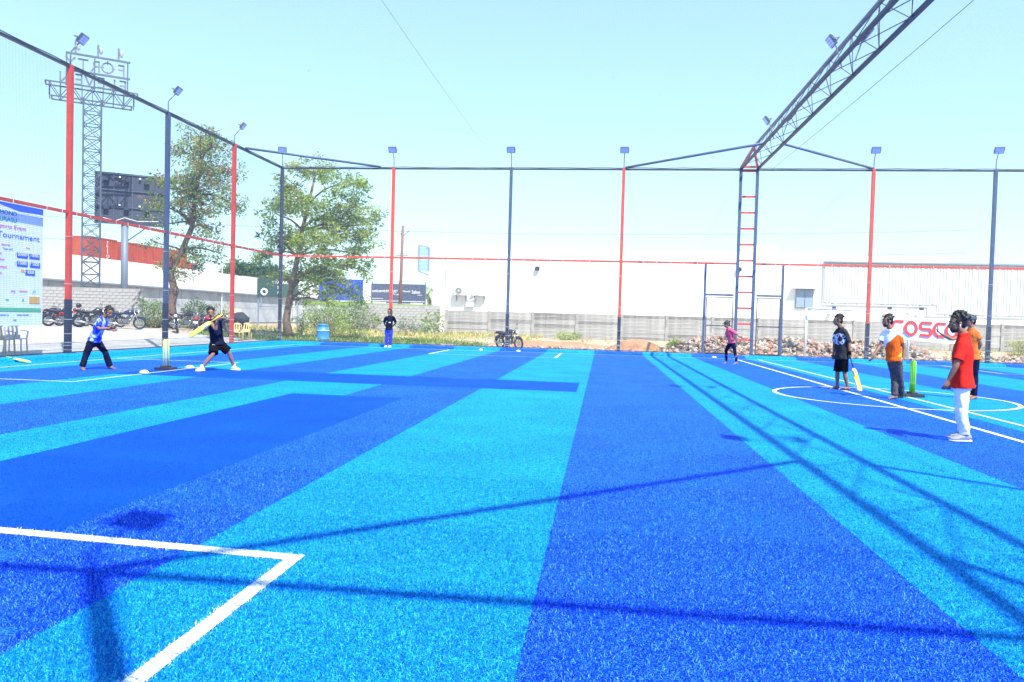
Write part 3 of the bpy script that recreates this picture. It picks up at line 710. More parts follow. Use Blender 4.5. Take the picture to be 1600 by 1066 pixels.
# utility pole
c = AY(625, 460, 80); up_ = empty('utility_pole', (c.x, 80, 0), 0, 'brown utility pole with short crossarms rising behind the slate hoarding', 'pole')
MB().tube([(0, 0, 0), (.15, 0, 11.2)], [.2, .14], 10).build('shaft', mat('brown pole', (.17, .08, .07), .8), up_, smooth=True)
o = MB(); o.beam((-.6, 0, 8.0), (.85, 0, 8.0), .08); o.beam((.1, 0, 10), (.9, 0, 10.7), .07); o.beam((.1, 0, 10), (-.1, 0, 10.4), .07); o.build('crossarm', M_gr, up_)
for x, z in ((-.5, 8), (.75, 8), (.9, 10.7)): MB().tube([(x, 0, z), (x, 0, z+.25)], .05, 6).build('insulator', M_whtrim, up_)
for k, (za, zb) in enumerate(((8.2, 9.3), (10.6, 12.5), (5.2, 6.))):
    pts = [(c.x-60+i*10, 80+(i-6)*1.0, za+((i-6)/6.)**2*1.6) for i in range(0, 13)]
    tag(MB().tube(pts, .02, 4).build('overhead_wire', M_gr), ('thin overhead wire at crossarm height of the brown utility pole', 'topmost thin overhead wire at the brown utility pole', 'lowest thin overhead wire just above the slate hoarding')[k], 'wire', 'overhead wires')
# goal frame behind the fence
M_goal = mat('goal white paint', (.7, .72, .76), .5)
gl = empty('goal', (9.58, 37.3, 0), 0, 'white goal frame standing on the rubble outside the far fence', 'goal')
for x, z in ((0, 2.37), (4.62, 2.3)):
    MB().tube([(x, 0, 0), (x, 0, z)], .06, 10).build('post', M_goal, gl, smooth=True); MB().tube([(x+.25, .9, 0), (x+.25, .9, z-.05)], .035, 8).build('rear_post', M_goal, gl, smooth=True)
    MB().tube([(x, 0, z), (x+.25, .9, z-.05)], .035, 8).build('side_bar', M_goal, gl, smooth=True)
MB().tube([(0, 0, 2.37), (4.62, 0, 2.3)], .055, 10).build('crossbar', M_goal, gl, smooth=True)
# banner with COSCO
M_bw = mat('white banner cloth', (.78, .79, .80), .8, .04, 3, spec=.08); M_rd = mat('red print', (.60, .06, .05), .8)
cb = empty('banner', (12.75, YF-.12, 1.05), 0, 'white banner with red COSCO lettering tied to the far fence behind the men', 'banner')
ne = 24; V = []
o = MB()
for i in range(ne):
    a, b = i/ne, (i+1)/ne
    def q_(t, z): return (t*3.08, -.012*math.sin(t*21), z-.12*t+.03*math.sin(t*6))
    o.add([q_(a, 0), q_(b, 0), q_(b, 1.0), q_(a, 1.0)], [(0, 1, 2, 3)])
o.build('cloth', M_bw, cb)
M4 = TM((.1, -.03, .28), Vector((1, 0, -.04)).normalized(), Vector((.04, 0, 1)).normalized())
def seg_letter(kind, x0, w_, h_=.56):
    o = MB(); t = .125
    def P_(u, v): return Vector((x0+u*w_, -.03, .26+v*h_-.035*(x0+u*w_)))
    paths = {'C': [(1, 1)]+[(.4+.4*math.cos(a), .5+.5*math.sin(a)) for a in [math.pi/2+math.pi*i/10 for i in range(11)]]+[(1, 0)], 'O': [(.5+.5*math.cos(a), .5+.5*math.sin(a)) for a in [2*math.pi*i/24 for i in range(25)]], 'S': [(1, 1), (.15, 1), (0, .85), (0, .62), (.15, .5), (.85, .5), (1, .38), (1, .15), (.85, 0), (0, 0)]}[kind]
    pp = [P_(*p) for p in paths]
    for a, b in zip(pp, pp[1:]):
        d = (b-a).normalized(); s = Vector((-d.z, 0, d.x))*t/2; a2, b2 = a-d*t*.2, b+d*t*.2
        dd = Vector((0, -.0012*len(o.f), 0)); o.add([a2+s+dd, b2+s+dd, b2-s+dd, a2-s+dd], [(0, 1, 2, 3)])
    o.build('letter', M_rd, cb)
for k, (chh, x0) in enumerate((('C', .16), ('O', .73), ('S', 1.36), ('C', 1.95), ('O', 2.46))): seg_letter(chh, x0, .46)
# event banner at the left
bn = empty('banner', (-16.06, 17.3, .93), 0, 'tall pale event banner with Tournament in blue lettering, tied behind the left net', 'banner')
M_bp = mat('pale banner print', (.66, .72, .84), .7, .04, 2)
MB().box((0, 1.4, 1.68), (.02, 2.8, 3.34)).build('sheet', M_bp, bn)
o = MB(); o.add([(.016, 0, 3.34), (.016, 2.8, 3.34), (.016, 2.8, 3.18), (.016, 1.9, 3.16), (.016, 1.2, 3.27), (.016, 0, 3.3)], [(0, 1, 2, 3, 4, 5)]); o.build('header_print', mat('blue print', (.03, .12, .6), .7), bn)
XB_, YB_ = (0, 1, 0), (0, 0, 1)
def bt(s_, px, py_c, hpx, m, wpx=None, xs=1.):
    c = AX(px, py_c, -16.04); sz = hpx*(21.5/FPX)*1.25     # right end of the line at px
    o_ = Vector((.018, c.y-17.3, c.z-.93-sz*.35))
    text('lettering', s_, sz, m, bn, TM(o_, XB_, YB_), .002, 'RIGHT', xs)
M_b1 = mat('blue lettering', (.02, .18, .50), .7); M_b2 = mat('teal lettering', (.02, .35, .33), .7); M_pk = mat('pink lettering', (.65, .12, .22), .7); M_pill = mat('blue pill', (.02, .09, .5), .7)
M_gold = mat('gold box', (.65, .35, .05), .7); M_grn = mat('green bar', (.10, .42, .18), .7)
bt('DIAMOND', 27, 335, 7.5, M_b1, xs=1.15); bt('MURASU', 27, 345, 7.5, M_b2, xs=1.15); bt('Sports Event', 41, 358, 6.5, M_pk, xs=1.35); bt('Cricket Tournament', 62, 374, 9.5, mat('deep blue lettering', (.02, .10, .42), .7), xs=1.4)
bt('Entry fee', 16, 383, 3.6, M_pk); bt('Team of 8', 20, 390, 3.6, M_b1); bt('Prize', 47, 388, 3.2, M_pk)
for s_, px, py in (('date', 3, 395), ('place', 7, 405), ('contact', 11, 417), ('rules', 3, 426)): bt(s_, px, py, 4.5, M_pk)
def pill(px0, px1, py, h, m):
    a = AX(px0, py, -16.04); b = AX(px1, py, -16.04); y0, y1 = a.y-17.3, b.y-17.3; z = a.z-.93
    MB().box((.016, (y0+y1)/2, z), (.008, y1-y0, h)).build('print_box', m, bn, bevel=.003)
for px0, px1, py, s_ in ((27, 43.5, 398.5, '20000'), (46, 62, 400.5, '10000'), (27, 43.5, 412, '15000'), (47, 63, 414, '5000'), (40, 55, 426, '4000')):
    pill(px0, px1, py, .15, M_pill); c = AX(px1-2, py, -16.04); text('lettering', '₹ '+s_, .13, M_lwhite, bn, TM((.024, c.y-17.3, c.z-.975), XB_, YB_), .002, 'RIGHT')
pill(33, 40, 423, .07, M_gold); pill(46, 62, 469, .2, M_gold); pill(-30, 64.5, 483, .11, M_grn)
bt('PTS', 24, 456, 4.5, M_pk); bt('sponsor', 43, 455, 3.8, M_pk); bt('JCI', 56, 456, 4.5, mat('cyan lettering', (.03, .4, .5), .7)); bt('A', 38, 469, 5, M_b1); bt('tea', 14, 468, 4, M_b2)
bt('contact us', 14, 492, 3.4, M_b1); bt('ticket counter', 46, 492, 3.4, M_b1); bt('visit', 26, 500, 3.4, M_b1)

# ------------------------------------------------------------------ small field things
def GT(px, py):      # point on the outside terrain seen at a pixel
    z = 0.
    for _ in range(30): p = G(px, py, z); z = .7*z+.3*(gz(p.x, p.y)+(.03 if -36 < p.x < -15.92 and p.y < 38 else 0))
    return Vector((p.x, p.y, z))
M_stA = mat('pale neon yellow plastic', (.62, .72, .16), .45); M_stB = mat('white plastic', (.8, .82, .7), .5); M_gn = mat('neon green plastic', (.30, .75, .04), .45); M_blk2 = mat('black rubber', (.02, .022, .028), .7)
def wicket(x, y, h, mats, lab, base_m):
    e = empty('wicket', (x, y, 0), 0, lab, 'wicket', 'plastic cricket wickets')
    o = MB(); o.box((0, 0, .035), (.42, .34, .07)); o.box((0, 0, .085), (.14, .28, .04)); o.build('base', base_m, e, bevel=.012)
    for k in range(3):
        yy = (k-1)*.105
        sp = MB().tube([(0, yy, .08), (0, yy, h-.03), (0, yy, h)], [.024, .024, .018], 12).build('stump', mats[k % len(mats)], e, smooth=True)
        q = MB()
        for z in (.3, .34, .58): q.ring((0, yy, z), .0245, .003, ax='z', n=14, m=4)
        g = q.build('grip_ring', M_gn, None); g.parent = sp
    for k in range(2): MB().tube([(0, (k-1)*.105+.01, h+.008), (0, (k-1)*.105+.05, h+.014), (0, (k-1)*.105+.095, h+.008)], [.008, .012, .008], 8).build('bail', mats[0], e, smooth=True)
wicket(-10.75, 17.66, .74, [M_stA, M_stB, M_stA], 'pale yellow three-stump wicket on a black base beside the batsman', M_blk2)
wicket(6.95, 17.9, .80, [M_gn, M_gn, M_gn], 'bright green wicket on a black base right of the orange and white shirt', M_blk2)
def cone(x, y, z, lab):
    o = MB(); n = 20; secs = [(Vector((0, 0, zz)), Vector((r, 0, 0)), Vector((0, r, 0))) for zz, r in ((0, .105), (.01, .105), (.04, .08), (.058, .05), (.059, .035))]
    o.loft(secs, n); q = o.build('marker_cone', mat('white cone plastic', (.8, .8, .8), .5), smooth=True); q.location = (x, y, z)
    tag(q, lab, 'marker cone', 'white marker discs on the turf')
cone(-10.62, 16.56, .01, 'white marker disc on the line left of the yellow wicket'); cone(-10.6, 18.5, .01, 'white marker disc between the yellow wicket and the batsman')
for x, lab in ((5.0, 'small white disc by the far kerb left of the man in pink'), (-5.55, 'small white disc by the far kerb left of the parked motorcycle'), (-3.8, 'small white disc by the far kerb right of the parked motorcycle')): cone(x, 34.6, .01, lab)
def bat(name, base, hand, tipw, mats, lab, face):
    """bat from handle end to toe"""
    a, b = Vector(base), Vector(tipw); d = (b-a).normalized(); L_ = (b-a).length; hl = L_*.36
    e = empty(name, b, 0, lab, 'cricket bat', None)
    f = (Vector(face)-d*Vector(face).dot(d)).normalized(); s = d.cross(f)
    def off(p): return p-b
    MB().tube([off(a), off(a+d*hl*.5), off(a+d*hl)], [.017, .0165, .016], 10).build('handle', mats[0], e, smooth=True)
    secs = []
    for t, wd, th in ((0, .018, .016), (.06, .045, .018), (.16, .056, .02), (.6, .057, .03), (.85, .057, .027), (.97, .055, .016), (1, .045, .012)):
        c = off(a+d*(hl+(L_-hl)*t)); secs.append((c, s*wd, f*th))
    o = MB()
    n = 16; vs = []
    for c, U, V in secs:
        for k in range(n):
            an = 2*math.pi*k/n; ca, sa = math.cos(an), math.sin(an); r = 1/max(abs(ca), abs(sa))**.75
            vs.append(c+U*ca*r+V*sa*r)
    fs = []
    for i in range(len(secs)-1):
        for k in range(n): k2 = (k+1) % n; fs.append((i*n+k, i*n+k2, (i+1)*n+k2, (i+1)*n+k))
    fs += [tuple(range(n))[::-1], tuple((len(secs)-1)*n+k for k in range(n))]
    o.add(vs, fs); bl_ = o.build('blade', mats[1], e, smooth=True)
    if len(mats) > 2:
        q = MB().beam(off(a+d*(hl+.06)), off(a+d*(hl+.2)), .085, .046); st = q.build('sticker', mats[2], e)
    if len(mats) > 3:
        q = MB().beam(off(b-d*.30), off(b-d*.02), .1125, .05); q.build('toe_guard', mats[3], e)
    return e
M_yb = mat('yellow bat blade', (.80, .58, .02), .45, .06, 5); M_yg = mat('yellow green bat', (.62, .72, .10), .5)

# ------------------------------------------------------------------ motorcycles
M_blkp = mat('black motorcycle paint', (.014, .015, .02), .25, spec=.7); M_chr = mat('chrome', (.55, .56, .58), .25, metal=.9); M_eng = mat('cast engine grey', (.16, .165, .18), .45, .3, 20, metal=.5)
M_redp = mat('red motorcycle paint', (.5, .02, .02), .3); M_seat = mat('black seat vinyl', (.02, .02, .022), .6); M_lens = mat('red tail lens', (.6, .05, .03), .3); M_clear = mat('clear lens', (.6, .65, .7), .15)
def motorcycle(loc, rz, lab, tank=M_blkp, lean=.12, sporty=False):
    e = empty('motorcycle', loc, 0, lab, 'motorcycle', 'parked motorcycles')
    e.rotation_euler = (lean, 0, rz)
    # local +x forward, wheels at x=+-.66
    for x in (-.64, .66):
        o = MB(); o.ring((x, 0, .31), .265, .05, n=28, m=8); w_ = o.build('wheel', M_tire, e, smooth=True)
        o = MB(); o.ring((x, 0, .31), .215, .014, n=24, m=6); o.tube([(x, -.06, .31), (x, .06, .31)], .045, 10)
        for k in range(6 if sporty else 14):
            a = 2*math.pi*k/(6 if sporty else 14); o.beam((x, 0, .31), (x+.21*math.cos(a), 0, .31+.21*math.sin(a)), .028 if sporty else .01)
        q = o.build('rim', M_chr if not sporty else M_eng, None, smooth=False); q.parent = w_
        o = MB(); o.ring((x, .055, .31), .10, .012, n=20, m=5); q = o.build('brake_disc', M_chr, None); q.parent = w_
    o = MB()
    for a, b in (((.42, 0, .86), (-.05, 0, .52)), ((-.05, 0, .52), (-.1, 0, .25)), ((.42, 0, .80), (.18, 0, .28)), ((.18, 0, .28), (-.1, 0, .25)), ((.1, 0, .78), (-.75, 0, .76)), ((-.12, .09, .30), (-.64, .09, .31)), ((-.12, -.09, .30), (-.64, -.09, .31)), ((-.3, 0, .74), (-.12, 0, .35))): o.tube([a, b], .022, 8)
    for s in (-1, 1): o.tube([(-.60, s*.12, .34), (-.42, s*.12, .70)], .03, 8)
    o.build('frame', M_gr, e, smooth=True)
    o = MB()
    for s in (-1, 1): o.tube([(.66, s*.085, .31), (.40, s*.085, .93)], .022, 8)
    o.beam((.41, -.1, .9), (.41, .1, .9), .03); o.build('fork', M_chr, e, smooth=True)
    o = MB(); o.ring((.66, 0, .31), .34, .035, n=14, m=6, a0=.5, a1=2.4); o.build('front_mudguard', tank, e, smooth=True)
    o = MB(); o.ring((-.64, 0, .33), .34, .045, n=14, m=6, a0=.7, a1=2.9); o.build('rear_mudguard', tank, e, smooth=True)
    o = MB(); o.loft([(Vector((x, 0, z)), Vector((0, w_, 0)), Vector((0, 0, h))) for x, z, w_, h in ((-.10, .80, .09, .05), (.0, .84, .13, .10), (.16, .87, .155, .14 if not sporty else .17), (.32, .87, .13, .13), (.42, .84, .07, .08))], 14); o.build('fuel_tank', tank, e, smooth=True)
    o = MB(); o.loft([(Vector((x, 0, z)), Vector((0, w_, 0)), Vector((0, 0, h))) for x, z, w_, h in ((-.04, .80, .10, .05), (-.25, .80, .13, .055), (-.55, .85, .12, .05), (-.78, .90 if sporty else .86, .08, .035))], 12); o.build('seat', M_seat, e, smooth=True)
    o = MB(); o.loft([(Vector((x, 0, z)), Vector((0, w_, 0)), Vector((0, 0, h))) for x, z, w_, h in ((-.18, .68, .10, .09), (-.5, .72, .09, .08), (-.85, .84, .05, .04))], 10); o.build('side_cover', tank, e, smooth=True)
    o = MB(); o.box((.06, 0, .40), (.30, .22, .24)); o.tube([(.10, 0, .48), (.20, 0, .66)], [.09, .085], 12)
    for k in range(5): o.tube([(.11+.018*k, 0, .5+.035*k), (.114+.018*k, 0, .508+.035*k)], .11, 12)
    o.tube([(.02, -.16, .38), (.02, .16, .38)], .09, 14); o.build('engine', M_eng, e)
    o = MB(); o.tube([(.20, -.09, .6), (.26, -.13, .42), (.16, -.15, .24), (-.25, -.16, .25)], [.022]*4, 8); o.tube([(-.25, -.16, .25), (-.35, -.17, .28), (-.85, -.18, .38)], [.035, .05, .05], 10); o.build('exhaust', M_chr, e, smooth=True)
    o = MB(); o.tube([(.40, 0, .97), (.38, .18, 1.03), (.30, .34, 1.02)], .013, 6); o.tube([(.40, 0, .97), (.38, -.18, 1.03), (.30, -.34, 1.02)], .013, 6); hb_ = o.build('handlebar', M_gr, e, smooth=True)
    for s in (-1, 1):
        q = MB().tube([(.33, s*.27, 1.025), (.28, s*.38, 1.015)], .019, 8).build('grip', M_seat, None); q.parent = hb_
        q = MB(); q.tube([(.36, s*.24, 1.03), (.34, s*.30, 1.2)], .007, 5); q.ball((.34, s*.32, 1.22), (.02, .06, .04)); q = q.build('mirror', M_gr, None); q.parent = hb_
    o = MB(); o.ball((.54, 0, .88), (.10, .10, .10), 12); o.build('headlight_shell', M_blkp if not sporty else tank, e, smooth=True)
    MB().ball((.60, 0, .88), (.055, .085, .085), 12).build('headlight', M_clear, e, smooth=True)
    MB().box((-.90, 0, .80), (.06, .16, .08)).build('tail_light', M_lens, e, bevel=.01)
    MB().box((-.93, 0, .60), (.015, .2, .11), Matrix.Rotation(.2, 3, 'Y')).build('number_plate', M_lwhite, e)
    o = MB()
    for xx, zz in ((-.81, .78), (.455, .84)):
        o = MB(); o.tube([(xx, -.17, zz), (xx, .17, zz)], .008, 5); q = o.build('indicator_bar', M_gr, e)
        for s in (-1, 1): k = MB().ball((xx, s*.18, zz), .026, 8).build('indicator', mat('orange lens', (.6, .2, .03), .3), None); k.parent = q
    MB().beam((-.02, -.24, .27), (-.02, .24, .27), .025).build('footrest', M_gr, e)
    MB().tube([(-.15, .1, .28), (-.22, .32, .0)], .012, 6).build('side_stand', M_gr, e)
    return e
def place_bike(px, py, deg, lab, **k):
    p = GT(px, py); return motorcycle(p, math.radians(deg), lab, **k)
def bike_at(px, y, deg, lab, **k):
    p = AY(px, 500, y); return motorcycle((p.x, y, gz(p.x, y)+.03), math.radians(deg), lab, **k)
bike_at(98, 36.6, 42, 'black and silver motorcycle with a helmet, leftmost of the row behind the left net', sporty=True)
bike_at(113, 39.4, 50, 'dark motorcycle in the second row, directly behind the first red post', tank=M_redp)
bike_at(146, 36.2, 40, 'sporty black motorcycle behind the wicketkeeper, tail towards the red post', sporty=True)
bike_at(196, 36.2, 28, 'slim dark blue motorcycle right of the wicketkeeper, front wheel turned to the right', tank=mat('dark blue motorcycle paint', (.02, .03, .09), .25))
bike_at(278, 36.9, -60, 'dark motorcycle parked nose to the camera just right of the steel blue post', tank=M_blkp)
bike_at(303, 37.6, 120, 'dark motorcycle with a white number plate behind the leaning tree trunk', tank=mat('grey motorcycle paint', (.1, .1, .11), .35))
bike_at(326, 37.6, 150, 'motorcycle with a red tank just left of the batsman', tank=M_redp)
bike_at(358, 37.2, 20, 'dark motorcycle behind the batsman, partly under a grey seat cover', tank=M_blkp)
motorcycle((-4.55, 37.4, -.02), R_(-38), 'lone dark motorcycle with a red tail light parked outside the far fence', tank=mat('dark plum paint', (.06, .02, .06), .25), lean=.14)
bike_at(76, 39.2, 60, 'black motorcycle half hidden by the event banner, second row', tank=M_blkp)
bike_at(168, 40.5, 30, 'black motorcycle in the second row against the block wall, behind the wicketkeeper', tank=M_blkp, sporty=True)
bike_at(291, 40.2, 20, 'black motorcycle in the back row right of the leaning trunk', tank=M_blkp)
bike_at(338, 40.5, 15, 'black motorcycle in the back row directly behind the batsman', tank=M_blkp, sporty=True)
# sheet thrown over one seat
p = AY(374, 500, 37.4); o = MB(); o.ball((0, 0, 0), (.52, .32, .34), 18)
q = o.build('cover_sheet', mat('grey black cover cloth', (.035, .037, .042), .8), smooth=True); q.location = (p.x, p.y, gz(p.x, p.y)+.98)
for v in q.data.vertices: v.co += Vector((0, 0, 1))*.10*noise.noise(v.co*4)+v.co.normalized()*.07*noise.noise(v.co*7+Vector((3, 1, 2)))
tag(q, 'black rain cover draped on the motorcycle beside the red post', 'cover')
p = AY(120, 500, 39.2); hl_ = MB().ball((0, 0, 0), (.13, .16, .14), 14).build('helmet', M_blkp, smooth=True); hl_.location = (p.x+.1, p.y, gz(p.x, p.y)+1.2); tag(hl_, 'black helmet resting on a motorcycle right of the first red post', 'helmet')

# ------------------------------------------------------------------ plastic chairs
def chair(loc, rz, m, lab):
    e = empty('plastic_chair', loc, rz, lab, 'chair', 'plastic armchairs beside the cage')
    # faces +y
    for sx in (-1, 1):
        MB().tube([(sx*.25, .2, 0), (sx*.235, .19, .42), (sx*.27, .2, .64)], [.02, .028, .02], 8).build('leg', m, e, smooth=True)
        MB().tube([(sx*.24, -.24, 0), (sx*.22, -.2, .42)], [.02, .028], 8).build('leg', m, e, smooth=True)
        o = MB(); o.tube([(sx*.27, .22, .64), (sx*.285, 0, .66), (sx*.23, -.22, .68)], [.026, .03, .024], 8, flat=.5); o.build('armrest', m, e, smooth=True)
    o = MB(); o.box((0, 0, .42), (.46, .44, .03)); o.build('seat', m, e, bevel=.012)
    o = MB(); n = 8; sec = []
    vs = []; fs = []
    for j, (z, w_, y) in enumerate(((.42, .2, -.2), (.55, .215, -.235), (.7, .225, -.27), (.80, .20, -.29), (.86, .13, -.3))):
        for side in (0, 1):
            for i in range(n+1): x = -w_+2*w_*i/n; vs.append((x, y-.03*math.cos(x/w_*1.4)+.012*side, z+(.02*math.cos(x/w_*1.5) if j == 4 else 0)))
    m1 = n+1
    for j in range(4):
        for i in range(n):
            if i % 2 == 1 and j in (1, 2): continue
            a = j*2*m1+i; b = a+2*m1; fs.append((a, a+1, b+1, b)); fs.append((a+m1, b+m1, b+m1+1, a+m1+1))
    o.add(vs, fs); o.build('backrest', m, e)
    return e
M_ch1 = mat('pale grey lilac plastic', (.58, .58, .68), .4); M_ch2 = mat('beige plastic', (.45, .38, .26), .4); M_ch3 = mat('cream yellow plastic', (.78, .55, .22), .4)
def ch(px, py, rz, m, lab): p = GT(px, py); chair((p.x, p.y, p.z), R_(rz), m, lab)
ch(24, 551, 20, M_ch1, 'pale grey plastic armchair under the event banner, right one of two')
ch(3, 553, 10, M_ch2, 'beige plastic armchair under the event banner at the left edge')
p = G(374, 535, .0); chair((p.x-.1, p.y, gz(p.x, p.y)+.03), R_(-150), M_ch3, 'cream yellow plastic armchair just right of the all-red post')
p = G(392, 534, .0); chair((p.x-.35, p.y+.1, gz(p.x, p.y)+.03), R_(-170), M_ch3, 'cream yellow plastic armchair nearer the navy corner post')

# barrel
p = Vector((-14.25, 37.5)); e = empty('barrel', (p.x, p.y, -.02), 0, 'bright blue plastic barrel standing among weeds outside the far fence', 'barrel')
M_bar = mat('blue barrel plastic', (.02, .22, .62), .4, .15, 4)
o = MB(); o.loft([(Vector((0, 0, z)), Vector((r, 0, 0)), Vector((0, r, 0))) for z, r in ((0, .25), (.03, .28), (.2, .315), (.22, .33), (.24, .315), (.45, .33), (.62, .32), (.64, .335), (.66, .315), (.82, .28), (.88, .25), (.9, .26), (.97, .26), (.985, .24))], 28); o.build('drum', M_bar, e, smooth=True)
o = MB(); o.ring((0, 0, .90), .265, .02, ax='z', n=28); o.build('clamp_ring', mat('dark blue band', (.01, .06, .25), .4), e, smooth=True)
o = MB(); o.ring((0, 0, .66), .318, .016, ax='z', n=28); o.build('white_band', M_lwhite, e, smooth=True)
tag(bat('cricket_bat', G(7, 557, .12), None, G(46, 566, .03), [M_yg, M_yg], 'yellow green cricket bat lying on the blue kerb at the left edge', (0, 0, 1)), None, None, 'cricket bats')

# ------------------------------------------------------------------ vegetation
M_bark = mat('tree bark', (.20, .13, .085), .95, col2=(.09, .06, .045), scale=5, bump=.6, bscale=25)
def leafmat(name, c, tr=.42):
    if name in MATS: return MATS[name]
    m = bpy.data.materials.new(name); m.use_nodes = True; N = m.node_tree.nodes; L = m.node_tree.links; b = N['Principled BSDF']
    b.inputs['Base Color'].default_value = (*c, 1); b.inputs['Roughness'].default_value = .55; b.inputs['Specular IOR Level'].default_value = .3
    t = N.new('ShaderNodeBsdfTranslucent'); t.inputs[0].default_value = (c[0]*1.3, c[1]*1.4, c[2]*.7, 1)
    mx = N.new('ShaderNodeMixShader'); mx.inputs[0].default_value = tr
    L.new(b.outputs[0], mx.inputs[1]); L.new(t.outputs[0], mx.inputs[2]); L.new(mx.outputs[0], N['Material Output'].inputs[0]); MATS[name] = m; return m
def leaves(name, C, Rr, per, size, mats, weights, parent, droop=.3, aspect=.38):
    """C cluster centres (local), per leaves in each: small pointed quads"""
    C = np.array(C); n = len(C)*per; c = np.repeat(C, per, 0)
    rr = np.repeat(np.array(Rr if hasattr(Rr, '__len__') else [Rr]*len(C)), per)
    d = NR.normal(0, 1, (n, 3)); d /= np.linalg.norm(d, axis=1)[:, None]; d[:, 2] *= .75
    pos = c+d*(rr*NR.uniform(.1, 1, n)**.6)[:, None]
    ax = d+NR.normal(0, .55, (n, 3)); ax[:, 2] -= droop; ax /= np.linalg.norm(ax, axis=1)[:, None]
    s = np.cross(ax, NR.normal(0, 1, (n, 3))); s /= np.linalg.norm(s, axis=1)[:, None]
    L_ = (size*NR.uniform(.6, 1.3, n))[:, None]; W_ = L_*aspect
    V = np.stack([pos, pos+ax*L_*.45+s*W_*.5, pos+ax*L_, pos+ax*L_*.45-s*W_*.5], 1)
    # whole clusters lean to one tone so crowns show light and dark clumps
    base = np.repeat(NR.choice(len(mats), len(C), p=weights), per); own = NR.choice(len(mats), n, p=weights); idx = np.where(NR.random(n) < .6, base, own)
    return npmesh(name, V.reshape(-1, 3), np.arange(n*4).reshape(n, 4), mats, parent, idx)
def limb(o, a, b, r0, r1, wob=.12, n=6):
    a, b = Vector(a), Vector(b); L_ = (b-a).length; pts = []; k1, k2 = Vector([random.uniform(-1, 1) for _ in range(3)]), Vector([random.uniform(-1, 1) for _ in range(3)])
    for i in range(n+1): t = i/n; pts.append(a.lerp(b, t)+k1*L_*wob*math.sin(math.pi*t)+k2*L_*wob*.4*math.sin(2*math.pi*t)+Vector((0, 0, L_*.1*math.sin(math.pi*t))))
    o.tube(pts, [.8*(r0+(r1-r0)*i/n) for i in range(n+1)], 7); return pts
def tree(loc, trunk, blobs, ncl, per, size, mats, wts, lab, rcl=.38, r0=.22, knots=(), droop=.3):
    e = empty('tree', loc, 0, lab, 'tree'); o = MB()
    pts = [Vector(p) for p in trunk]; rad = [r0*(1-.72*i/(len(pts)-1)) for i in range(len(pts))]; rad[0] *= 1.35
    o.tube(pts, rad, 12)
    for kp, kr in knots: o.ball(kp, kr, 10)
    C = []; tot = sum(b[1][0]*b[1][1]*b[1][2] for b in blobs)
    anchors = []
    for bc, br in blobs:
        bc = Vector(bc); root = min(pts[len(pts)//3:], key=lambda p: (p-bc).length+max(0, p.z-bc.z)*2)
        L1 = limb(o, root, bc, r0*.36, r0*.14); k = max(3, int(ncl*br[0]*br[1]*br[2]/tot))
        for _ in range(k):
            while True:
                d = Vector([random.uniform(-1, 1) for _ in range(3)])
                if .25 < d.length < 1: break
            p = bc+Vector((d.x*br[0], d.y*br[1], d.z*br[2])); C.append(p)
            if random.random() < .55:
                st_ = random.choice(L1[2:]); limb(o, st_, p, r0*.09, .012, .1, 4)
    t = o.build('trunk', M_bark, e, smooth=True)
    rr = [rcl*random.uniform(.7, 1.35) for _ in C]
    leaves('crown', [tuple(c) for c in C], rr, per, size, mats, wts, e, droop)
    return e
G1, G2, G3, G4 = leafmat('leaf olive', (.19, .27, .06)), leafmat('leaf mid green', (.13, .22, .055)), leafmat('leaf dark green', (.045, .085, .035)), leafmat('leaf yellow green', (.34, .40, .09))
B1 = leafmat('leaf dry brown', (.30, .15, .08)); B2 = leafmat('leaf pale brown', (.38, .26, .16))
# tall leaning tree: pixels turned to points at its own distance
y1 = 41.
def T(px, py, y, dy=0.): return AY(px, py, y+dy)
bs = T(270, 504, y1); bz = gz(bs.x, bs.y); bs = Vector((bs.x, y1, bz))
tr1 = [(0, 0, 0)]+[tuple(T(px, py, y1)-bs) for px, py in ((268, 480), (272, 450), (266, 425), (283, 395), (300, 355), (305, 310), (312, 260), (312, 215))]
bl1 = [(T(px, py, y1, dy)-bs, r) for px, py, dy, r in ((312, 215, 0, (1.2, 1.2, .9)), (296, 240, .6, (1.1, 1, .8)), (335, 225, -.3, (1.0, 1, .8)), (300, 280, -.6, (1.7, 1.4, 1.2)), (345, 270, .5, (1.2, 1.2, 1.1)), (318, 320, 0, (1.6, 1.4, 1.1)), (355, 315, 0, (1.0, 1, .9)), (280, 330, .5, (.9, 1, .8)), (243, 290, 0, (.65, .7, .9)), (240, 325, .3, (.75, .7, .7)), (330, 360, .3, (1.0, 1, .6)), (262, 350, .4, (.6, .6, .5)), (312, 400, .5, (1.15, 1, .8)), (288, 425, 0, (.9, .8, .6)), (262, 410, -.3, (.8, .7, .7)), (235, 375, 0, (.6, .5, .4)), (345, 395, 0, (.6, .6, .4)))]
tree(bs, tr1, bl1, 320, 42, .18, [G1, G2, G4, G3, B1, B2], [.28, .27, .14, .11, .13, .07], 'tall leaning tree with green and browning leaves behind the parked motorcycles', rcl=.36, r0=.26, knots=[(Vector(tr1[2])-Vector((0, 0, .15)), (.27, .26, .42))])
